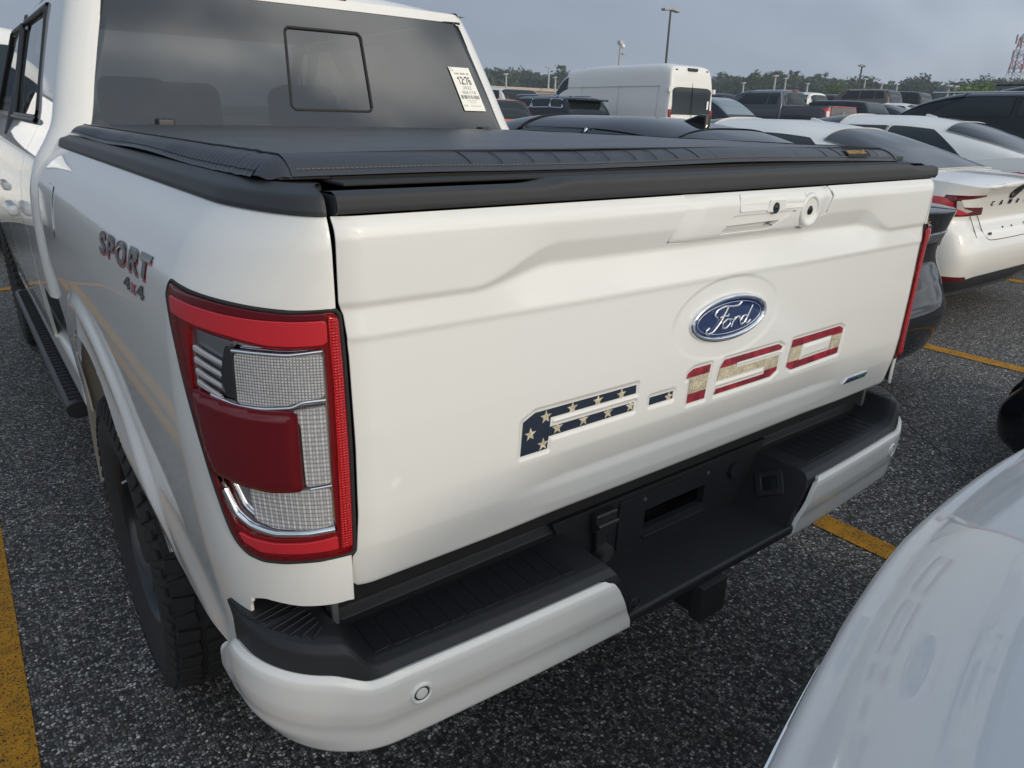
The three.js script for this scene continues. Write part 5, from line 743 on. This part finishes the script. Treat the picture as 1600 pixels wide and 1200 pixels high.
suv({ name: 'white_suv', label: 'large white suv behind the orange one, dark side and rear windows', x: 13.9, z: -18.0, mat: M.white, roofMat: M.white }, 1.97, 5.3, 1.18);
suv({ name: 'navy_suv', label: 'dark suv facing this way beside the cargo van, sloping hood in view', x: 19.6, z: -17.8, turn: Math.PI, mat: navy, wsMat: new THREE.MeshPhysicalMaterial({ color: C(0.10, 0.14, 0.15), roughness: 0.05, clearcoat: 1, side: THREE.DoubleSide }) }, 1.68, 4.7, 1.08);
pickup({ name: 'white_pickup', label: 'white pickup cab showing behind the dark grey pickup', x: 33.5, z: -18, mat: M.white, roofMat: M.white }).lamps('tail_lamp', rect(0.80, 0.98, 0.95, 1.35, 0.02), 0.01, M.redLens, 0.05);
suv({ label: 'black hatchback crossover to the right of the grey pickup', x: 26.4, z: -12.9, mat: black }, 1.56, 4.4, 1.02);
{ const c = makeCar({ name: 'dark_saloon', label: 'dark saloon with silver window outline beyond the black crossover', x: 29.4, z: -12.8, L: 4.9, W: 1.86, n: 9, mat: navy, trim: silverTrim, trimR: 0.02, sh: [[0, 1.05], [0.5, 1.07], [1.2, 1.0], [2.5, 0.95], [3.6, 0.96], [4.4, 0.86], [4.9, 0.70]], prof: [[0.55, 1.06], [1.05, 1.28], [1.5, 1.40], [2.0, 1.46], [2.55, 1.46], [3.1, 1.40], [4.05, 0.98]], win: sedanWin }); c.lamps('tail_lamp', rect(0.55, 0.92, 0.84, 0.98, 0.03), 0.006, M.redLens, 0.03); }
{ const c = makeCar({ name: 'white_saloon', label: 'small white saloon far off, left of the black suv windscreen', x: 35, z: -14.5, L: 4.7, W: 1.82, n: 9, lo: 0.7, mat: M.white, sh: [[0, 1.02], [0.5, 1.05], [1.2, 1.0], [2.5, 0.95], [3.6, 0.96], [4.4, 0.86], [4.7, 0.70]], prof: [[0.55, 1.04], [1.05, 1.26], [1.5, 1.38], [2.0, 1.44], [2.55, 1.44], [3.1, 1.38], [4.05, 0.98]], win: sedanWin }); }
const far = [
  ['blue_pickup', 'blue pickup far off beside the cargo van nose', 20.8, -25.0, paint(0.02, 0.07, 0.28), 1.95, 'p'],
  ['brown_suv', 'boxy brown suv far off in front of the trees', 39.0, -18.5, paint(0.09, 0.065, 0.055), 2.1, 's'],
  ['black_van', 'boxy black wagon far off, right of the brown suv', 42.5, -18.5, black, 2.0, 's'],
  ['silver_suv', 'pale silver suv far off, right of the cargo van', 30.5, -24.0, paint(0.5, 0.52, 0.54), 1.72, 's'],
  ['grey_suv', 'grey suv far off, left of the white pickup cab', 33.5, -26.0, grey, 1.75, 's'],
  ['black_pickup', 'black pickup far off under the tall lamp post', 38.5, -27.0, black, 1.95, 'p'],
  ['navy_pickup', 'navy pickup far off in the row before the trees', 47.0, -24.5, navy, 1.95, 'p'],
  ['tan_suv', 'beige suv far off among the dark ones', 44.0, -20.5, paint(0.42, 0.38, 0.30), 1.75, 's'],
  ['red_suv', 'dark red suv far off near the blue pickup', 26.5, -31.0, paint(0.22, 0.02, 0.02), 1.75, 's'],
];
for (const [n, l, x, z, m, H, k] of far) k === 'p' ? pickup({ name: n, label: l, x, z, mat: m, lo: 0.6 }, H) : suv({ name: n, label: l, x, z, mat: m, lo: 0.6 }, H, 4.7, 1.1);
// unlabelled-by-look filler rows, small in the picture
{ const cols = [black, grey, navy, M.white, paint(0.3, 0.31, 0.33), paint(0.10, 0.10, 0.11)]; const words = ['black', 'grey', 'navy', 'white', 'silver', 'charcoal'];
  let k = 0; for (let i = 0; i < 16; i++) { const x = 40 + i * 2.9, z = -36 - (i % 3) * 0.5, q = Math.floor(h2(i, 77) * 6); suv({ name: 'parked_car', label: `${words[q]} car in the far row before the trees, ${['leftmost', 'second', 'third', 'fourth', 'fifth', 'sixth', 'seventh', 'eighth', 'ninth', 'tenth', 'eleventh', 'twelfth', 'thirteenth', 'fourteenth', 'fifteenth', 'rightmost'][i]} from the left`, x, z, mat: cols[q], lo: 0.45, group: 'cars in the far row' }, 1.5 + 0.35 * h2(i, 5), 4.6, 1.05); } }
// white van facing the pickup's nose
makeCar({ name: 'white_van', category: 'van', label: 'tall white van facing this way at the far left, beyond the pickup cab', x: -0.72, z: -14.3, turn: Math.PI, L: 5.9, W: 2.0, n: 18, yb: 0.32, mat: M.white, sh: [[0, 1.4], [4.6, 1.45], [5.1, 1.48], [5.6, 1.36], [5.9, 1.1]], hwB: 0.98, tum: 0.12, cn: 4.5, prof: [[0.03, 1.4], [0.05, 1.8], [0.16, 2.26], [0.6, 2.34], [3.0, 2.36], [4.0, 2.34], [4.25, 2.16], [5.1, 1.50]], win: { rear: [0.2, 0.93, 0.6, 0.6], front: [6.05, 6.92, 0.66, 0.70], side: [[4.3, 4.3, 5.2, 6.6]], f: [0.94, 0.66] }, ro: [0, 0, 0, 0, 0, 0, 0] });
// white suv nosed up behind the pickup: only its hood corner shows
{
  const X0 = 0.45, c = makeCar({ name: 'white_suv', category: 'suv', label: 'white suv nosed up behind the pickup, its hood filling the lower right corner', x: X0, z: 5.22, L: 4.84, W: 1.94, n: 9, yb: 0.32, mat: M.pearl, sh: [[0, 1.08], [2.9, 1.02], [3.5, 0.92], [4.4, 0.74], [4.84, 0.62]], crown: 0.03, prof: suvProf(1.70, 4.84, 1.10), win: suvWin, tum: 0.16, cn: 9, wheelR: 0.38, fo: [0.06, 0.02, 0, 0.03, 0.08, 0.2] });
  // hood skin in world metres, stored local to the suv
  const edge = x => 0.40 + 0.135 * x * x;
  const hoodY = (x, t) => { const a = Math.abs(x); return 0.885 + 0.215 * (1 - Math.exp(-t / 0.30)) + 0.035 * t - 0.30 * Math.pow(Math.max(0, a - 0.40), 1.6) - 0.006 * ss(0.02, -0.02, a - (0.62 - t * 0.02)) * 0 + 0.010 * ss(0.50, 0.56, a) * ss(0.12, 0.3, t); };
  const hoodFn = (x, s) => { // s<0 rolls over the nose
    if (s >= 0) return [x, hoodY(x, s), edge(x) + s - 5.22];
    const r = 0.035, a = -s / r; return [x, hoodY(x, 0) - r * (1 - Math.cos(Math.min(a, 1.5))) - Math.max(0, -s - 1.5 * r), edge(x) - r * Math.sin(Math.min(a, 1.5)) - 5.22];
  };
  const ol = [[-0.93, -0.02], [-0.90, -0.05], [-0.5, -0.06], [0.5, -0.06], [0.90, -0.05], [0.93, -0.02], [0.90, 0.45], [0.84, 1.15], [-0.84, 1.15], [-0.90, 0.45]];
  const hood = panel('hood', hoodFn, ol, [], 0.02, 0.012, M.pearl, c.root, { flip: -1, rim: 0.015, h: 0.004 });
  panel('nose_fascia', (x, y) => { const q = edge(x) - 0.035 * ss(0.80, 0.70, y); return [x, y, q - 5.22]; }, [[-0.90, 0.34], [0.90, 0.34], [0.93, 0.60], [0.90, 0.70], [0.62, 0.80], [-0.62, 0.80], [-0.90, 0.70], [-0.93, 0.60]], [], 0.05, 0.03, M.pearl, c.root, { flip: -1, rim: 0.02 });
  for (const s of [-1, 1]) { const hl = roundPoly([[0.66, 0.70], [0.70, 0.79], [0.94, 0.74], [0.955, 0.68], [0.93, 0.64]], 0.015).map(p => [p[0] * s, p[1]]); const f = (x, y) => [x, y, edge(x) - 0.040 - 5.22]; const b = panel('headlamp', f, hl, [], 0.03, 0.02, M.chrome, c.root, { flip: -1, rim: 0.03 }); panel('headlamp_lens', (x, y) => [x, y, edge(x) - 0.046 - 5.22], hl, [], 0.03, 0.02, M.clearGlass, b, { flip: -1, rim: 0 }); }
}
// black car beside it, just its front corner
{
  const c = makeCar({ name: 'black_car', label: 'black car nose at the right edge, past the white suv hood', x: 2.97, z: 4.72, L: 4.9, W: 1.86, n: 9, mat: black, lo: 1.2, yb: 0.22, sh: [[0, 1.05], [1.2, 1.0], [3.6, 0.92], [4.4, 0.80], [4.9, 0.62]], prof: [[0.55, 1.06], [1.05, 1.28], [1.5, 1.40], [2.0, 1.46], [2.55, 1.46], [3.1, 1.40], [4.05, 0.94]], win: sedanWin, fo: [0.05, 0.01, 0, 0.05, 0.14, 0.34] });
  for (const s of [-1, 1]) panel('headlamp', offs(c.frontFn, 0.006, 0.004, -1), roundPoly([[0.60, 0.52], [0.90, 0.50], [0.915, 0.60], [0.64, 0.60]], 0.02).map(p => [p[0] * s, p[1]]), [], 0.02, 0.02, M.blackGloss, c.root, { flip: -1, rim: 0.006, h: 0.004 });
  panel('front_grille', offs(c.frontFn, 0.004, 0.004, -1), roundPoly([[-0.5, 0.30], [0.5, 0.30], [0.55, 0.48], [-0.55, 0.48]], 0.03), [], 0.03, 0.03, M.trim, c.root, { flip: -1, rim: 0.006, h: 0.004 });
}
// ------------------------------------------------------------ light posts, mast, building, trees
function lampPost(x, z, h, label, arms) {
  const t = thing('lamp_post', label, 'lamp post', [x, gy(x), z], 0, 'lamp posts of the car park');
  const k = Math.max(1, Math.hypot(x, z) / 70);
  mesh('post', bar([0, 0, 0], [0, h, 0], 0.11 * k, 0.07 * k, 8), arms === 2 ? std(0.06, 0.062, 0.065, 0.6) : std(0.42, 0.42, 0.41, 0.6), t);
  if (arms) for (const s of arms === 2 ? [-1, 1] : [1]) mesh('lamp_head', box(s > 0 ? 0.1 : -0.95, s > 0 ? 0.95 : -0.1, h - 0.02, h + 0.16, -0.2, 0.2, 0.05).rotateZ(s * 0.12), std(0.35, 0.35, 0.36, 0.5), t);
  return t;
}
const at = (px, py, dist) => { const v = new THREE.Vector3((px - 800) / 1109, -(py - 600) / 1109, -1).applyQuaternion(camera.quaternion); const l = Math.hypot(v.x, v.z); return [camera.position.x + v.x / l * dist, camera.position.y + v.y / l * dist, camera.position.z + v.z / l * dist]; };
{
  const P = (px, py, d, label, arms) => { const p = at(px, py, d); return lampPost(p[0], p[2], p[1] - gy(p[0]), label, arms); };
  P(1048, 17, 58, 'tall dark lamp post with two heads above the cargo van rear', 2);
  const cp = P(970, 66, 56, 'slim pale post with a security camera above the cargo van roof', 0); { const h = 0; const p = at(970, 66, 56), H = p[1] - gy(p[0]); mesh('security_camera', new THREE.SphereGeometry(0.16, 14, 10).translate(0.14, H - 0.25, 0.1), std(0.8, 0.8, 0.8, 0.4), cp); mesh('camera_box', box(-0.2, 0.2, H - 0.15, H + 0.1, -0.15, 0.15, 0.03), std(0.45, 0.45, 0.45, 0.5), cp); mesh('camera_dish', new THREE.CylinderGeometry(0.2, 0.12, 0.1, 16).translate(0.25, H - 0.75, 0.1), std(0.8, 0.8, 0.8, 0.4), cp); }
  P(1347, 104, 95, 'wooden pole with crossbar rising above the trees', 2);
  for (const [px, py, d, l] of [[1212, 120, 100, 'pale lamp post left of the grey pickup'], [1228, 124, 110, 'pale lamp post above the grey pickup roof'], [1262, 132, 130, 'short pale post right of the pickup roof'], [1352, 125, 105, 'pale post beside the bright green tree'], [1378, 132, 110, 'pale post above the black crossover'], [1402, 133, 120, 'pale post left of the brown suv'], [1483, 136, 100, 'curved pale post left of the second bright tree'], [1493, 137, 100, 'straight pale post left of the second bright tree'], [1511, 139, 110, 'pale post beside the second bright tree'], [1162, 131, 120, 'pale post right of the cargo van'], [791, 117, 110, 'pale post by the cab pillar'], [858, 106, 150, 'thin dark post left of the cargo van'], [868, 122, 130, 'pale post above the blue pickup']]) P(px, py, d, l, 1);
  // lattice mast
  const b = at(1580, 150, 260), t = thing('lattice_mast', 'red and white lattice mast above the trees at the right edge', 'mast', [b[0], 0, b[2]]);
  const H = at(1590, 58, 260)[1], red = std(0.42, 0.10, 0.08, 0.7), wh = std(0.6, 0.6, 0.6, 0.7), N = 9;
  const hw = y => lerp(3.2, 1.0, y / H);
  for (let k = 0; k < N; k++) { const y0 = H * k / N, y1 = H * (k + 1) / N, a = hw(y0), c = hw(y1), gs = []; for (const [sx, sz] of [[-1, -1], [1, -1], [1, 1], [-1, 1]]) gs.push(bar([sx * a, y0, sz * a], [sx * c, y1, sz * c], 0.16, 0.16, 5)); const cs = [[-1, -1], [1, -1], [1, 1], [-1, 1]]; for (let i = 0; i < 4; i++) { const p = cs[i], q = cs[(i + 1) % 4]; gs.push(bar([p[0] * a, y0, p[1] * a], [q[0] * c, y1, q[1] * c], 0.09, 0.09, 4)); gs.push(bar([p[0] * c, y1, p[1] * c], [q[0] * a, y0, q[1] * a], 0.09, 0.09, 4)); } mesh('mast_section', merge(gs), k % 2 ? wh : red, t); }
  for (const y of [H - 0.5, H - 4.5, H - 8]) { const gs = [bar([-2.2, y, 0], [2.2, y, 0], 0.08), bar([0, y, -2.2], [0, y, 2.2], 0.08)]; for (let k = 0; k < 8; k++) { const a = k / 8 * 6.283; gs.push(box(Math.cos(a) * 2.2 - 0.18, Math.cos(a) * 2.2 + 0.18, y - 1.1, y + 1.1, Math.sin(a) * 2.2 - 0.15, Math.sin(a) * 2.2 + 0.15, 0.02)); } const m = mesh('antenna_ring', merge(gs), std(0.25, 0.25, 0.26, 0.6), t); m.userData.kind = 'stuff'; }
  // low tan building
  const q = at(800, 136, 130), bd = thing('low_building', 'long low tan building beyond the white suv', 'building', [q[0] - 6, gy(q[0]), q[2]], -0.1);
  mesh('wall', box(-16, 24, 0, 3.6, -10, 0, 0.05), std(0.42, 0.33, 0.25, 0.9), bd); mesh('roof', box(-16.4, 24.4, 3.6, 4.1, -10.4, 0.4, 0.05), std(0.50, 0.40, 0.32, 0.9), bd); for (let k = 0; k < 6; k++) mesh('door', box(-13 + k * 6, -10.4 + k * 6, 0.05, 3.2, -0.02, 0.06, 0.02), std(0.3, 0.28, 0.26, 0.8), bd);
}
// trees: crowns of many small leaf-clump faces
function crownGeo(n, rx, ry, rz, size, sd) {
  const R = k => h2(k, sd), pos = [], nor = [], uv = []; const lobes = Array.from({ length: 9 }, (_, i) => [(R(i * 3) - 0.5) * 1.3 * rx, (R(i * 3 + 1) - 0.35) * 1.1 * ry, (R(i * 3 + 2) - 0.5) * 1.3 * rz, 0.38 + 0.3 * R(i + 90)]);
  for (let k = 0; k < n; k++) {
    const L = lobes[Math.floor(R(k * 7 + 200) * 9)], a = R(k * 5 + 1) * 6.283, c = R(k * 5 + 2) * 2 - 1, s = Math.sqrt(1 - c * c), r = Math.pow(R(k * 5 + 3), 0.4) * L[3];
    const cx = L[0] + rx * r * s * Math.cos(a), cy = L[1] + ry * r * c, cz = L[2] + rz * r * s * Math.sin(a);
    for (let j = 0; j < 3; j++) { const q = size * (0.6 + 0.8 * R(k * 11 + j)); const v = []; for (let i = 0; i < 3; i++) v.push([cx + (R(k * 31 + j * 9 + i) - 0.5) * 2 * q, cy + (R(k * 37 + j * 9 + i) - 0.5) * 1.5 * q, cz + (R(k * 41 + j * 9 + i) - 0.5) * 2 * q]); const e1 = v[1].map((x, i) => x - v[0][i]), e2 = v[2].map((x, i) => x - v[0][i]); let nn = [e1[1] * e2[2] - e1[2] * e2[1], e1[2] * e2[0] - e1[0] * e2[2], e1[0] * e2[1] - e1[1] * e2[0]]; const l = Math.hypot(...nn) || 1; for (const p of v) { pos.push(...p); nor.push(nn[0] / l, nn[1] / l, nn[2] / l); uv.push(0, 0); } }
  }
  const g = new THREE.BufferGeometry(); g.setAttribute('position', new THREE.Float32BufferAttribute(pos, 3)); g.setAttribute('normal', new THREE.Float32BufferAttribute(nor, 3)); g.setAttribute('uv', new THREE.Float32BufferAttribute(uv, 2)); return g;
}
{
  const leaf = [std(0.040, 0.075, 0.035, 0.9), std(0.050, 0.085, 0.032, 0.9), std(0.034, 0.062, 0.036, 0.9), std(0.060, 0.090, 0.030, 0.9)], lime = std(0.14, 0.22, 0.035, 0.9), olive = std(0.11, 0.15, 0.04, 0.9), bark = std(0.10, 0.08, 0.06, 0.9);
  const trunkG = (h, r) => merge([bar([0, 0, 0], [0.1, h * 0.6, 0], r, r * 0.7, 7), bar([0.1, h * 0.6, 0], [0.9, h * 0.9, 0.3], r * 0.6, r * 0.25, 6), bar([0.1, h * 0.55, 0], [-0.8, h * 0.88, -0.3], r * 0.55, r * 0.2, 6)]);
  const protoC = [0, 1, 2, 3].map(k => crownGeo(1500, 5.2, 4.3, 5.2, 0.48, 31 + k)), protoT = trunkG(7, 0.35);
  const tree = (px, py, dist, mat, sx, sy, label, k, nm = 'broadleaf_tree', grp) => { const p = at(px, py, dist), top = p[1], base = gy(p[0]) - 0.2, H = Math.max(4, top - base); const t = thing(nm, label, 'tree', [p[0], base, p[2]], h2(k, 3) * 6, grp); const s = H / 10.6; mesh('trunk', protoT.clone().scale(s, s, s), bark, t); mesh('crown', protoC[k % 4].clone().scale(s * sx, s * sy, s * sx).translate(0, H * 0.60, 0), mat, t); };
  tree(1322, 138, 105, olive, 1.15, 1.0, 'bright olive-green tree behind the grey pickup cab', 1);
  tree(1530, 138, 90, lime, 1.15, 0.9, 'small lime-green tree left of the lattice mast', 2);
  tree(822, 112, 190, leaf[2], 0.55, 1.0, 'tall tree standing above the wood left of the cargo van', 3);
  tree(1362, 121, 170, leaf[0], 1.2, 1.0, 'high dark round crown in the middle of the tree line', 0);
  tree(1436, 118, 175, leaf[2], 0.9, 1.0, 'tall pale-topped crown right of the middle of the tree line', 2);
  tree(1192, 116, 175, leaf[1], 0.8, 1.05, 'tall ragged crown right of the cargo van', 1);
  tree(1556, 124, 180, leaf[2], 0.9, 1.0, 'round dark crown just left of the lattice mast', 3);
  // the wood behind them reads as one mass
  const gs = [0, 1, 2].map(k => crownGeo(800, 5.0, 4.6, 5.0, 0.75, 60 + k)); const n = 270; let idx = 0;
  const per = gs.map((g, i) => { const im = new THREE.InstancedMesh(g, leaf[i === 0 ? 0 : i === 1 ? 1 : 2], Math.ceil(n / 3)); im.name = i ? 'far_wood_00' + i : 'far_wood'; im.castShadow = im.receiveShadow = true; im.userData = { kind: 'stuff', label: ['far wood of dark green trees behind the car park', 'mid-green crowns filling the far wood', 'shaded crowns at the back of the far wood'][i], category: 'wood' }; scene.add(im); return im; });
  const m = new THREE.Matrix4(), cnt = [0, 0, 0], col = new THREE.Color();
  for (let k = 0; k < n; k++) { const px = 700 + k * 3.6 + rr(-6, 6), d = rr(175, 240); const hor = 181 + (px - 800) * 0.027; const topPx = hor - (px < 900 ? rr(50, 66) : rr(44, 68) + 5 * Math.sin(px / 60)); const p = at(px, topPx, d), base = gy(p[0]) - 1, H = p[1] - base, s = H / 10.6, i = k % 3, sx = s * rr(0.9, 1.35); m.makeRotationY(rr(0, 6)).setPosition(p[0], base + H * 0.52, p[2]); m.multiply(new THREE.Matrix4().makeScale(sx, s * 1.25, sx)); const j = cnt[i]++; per[i].setMatrixAt(j, m); const v = rr(0.75, 1.25); per[i].setColorAt(j, col.setRGB(v, v, v * rr(0.8, 1.1))); }
  per.forEach((im, i) => { im.count = cnt[i]; });
}
scene.fog = new THREE.FogExp2(C(0.42, 0.46, 0.52), 0.0010);
renderer.render(scene, camera);
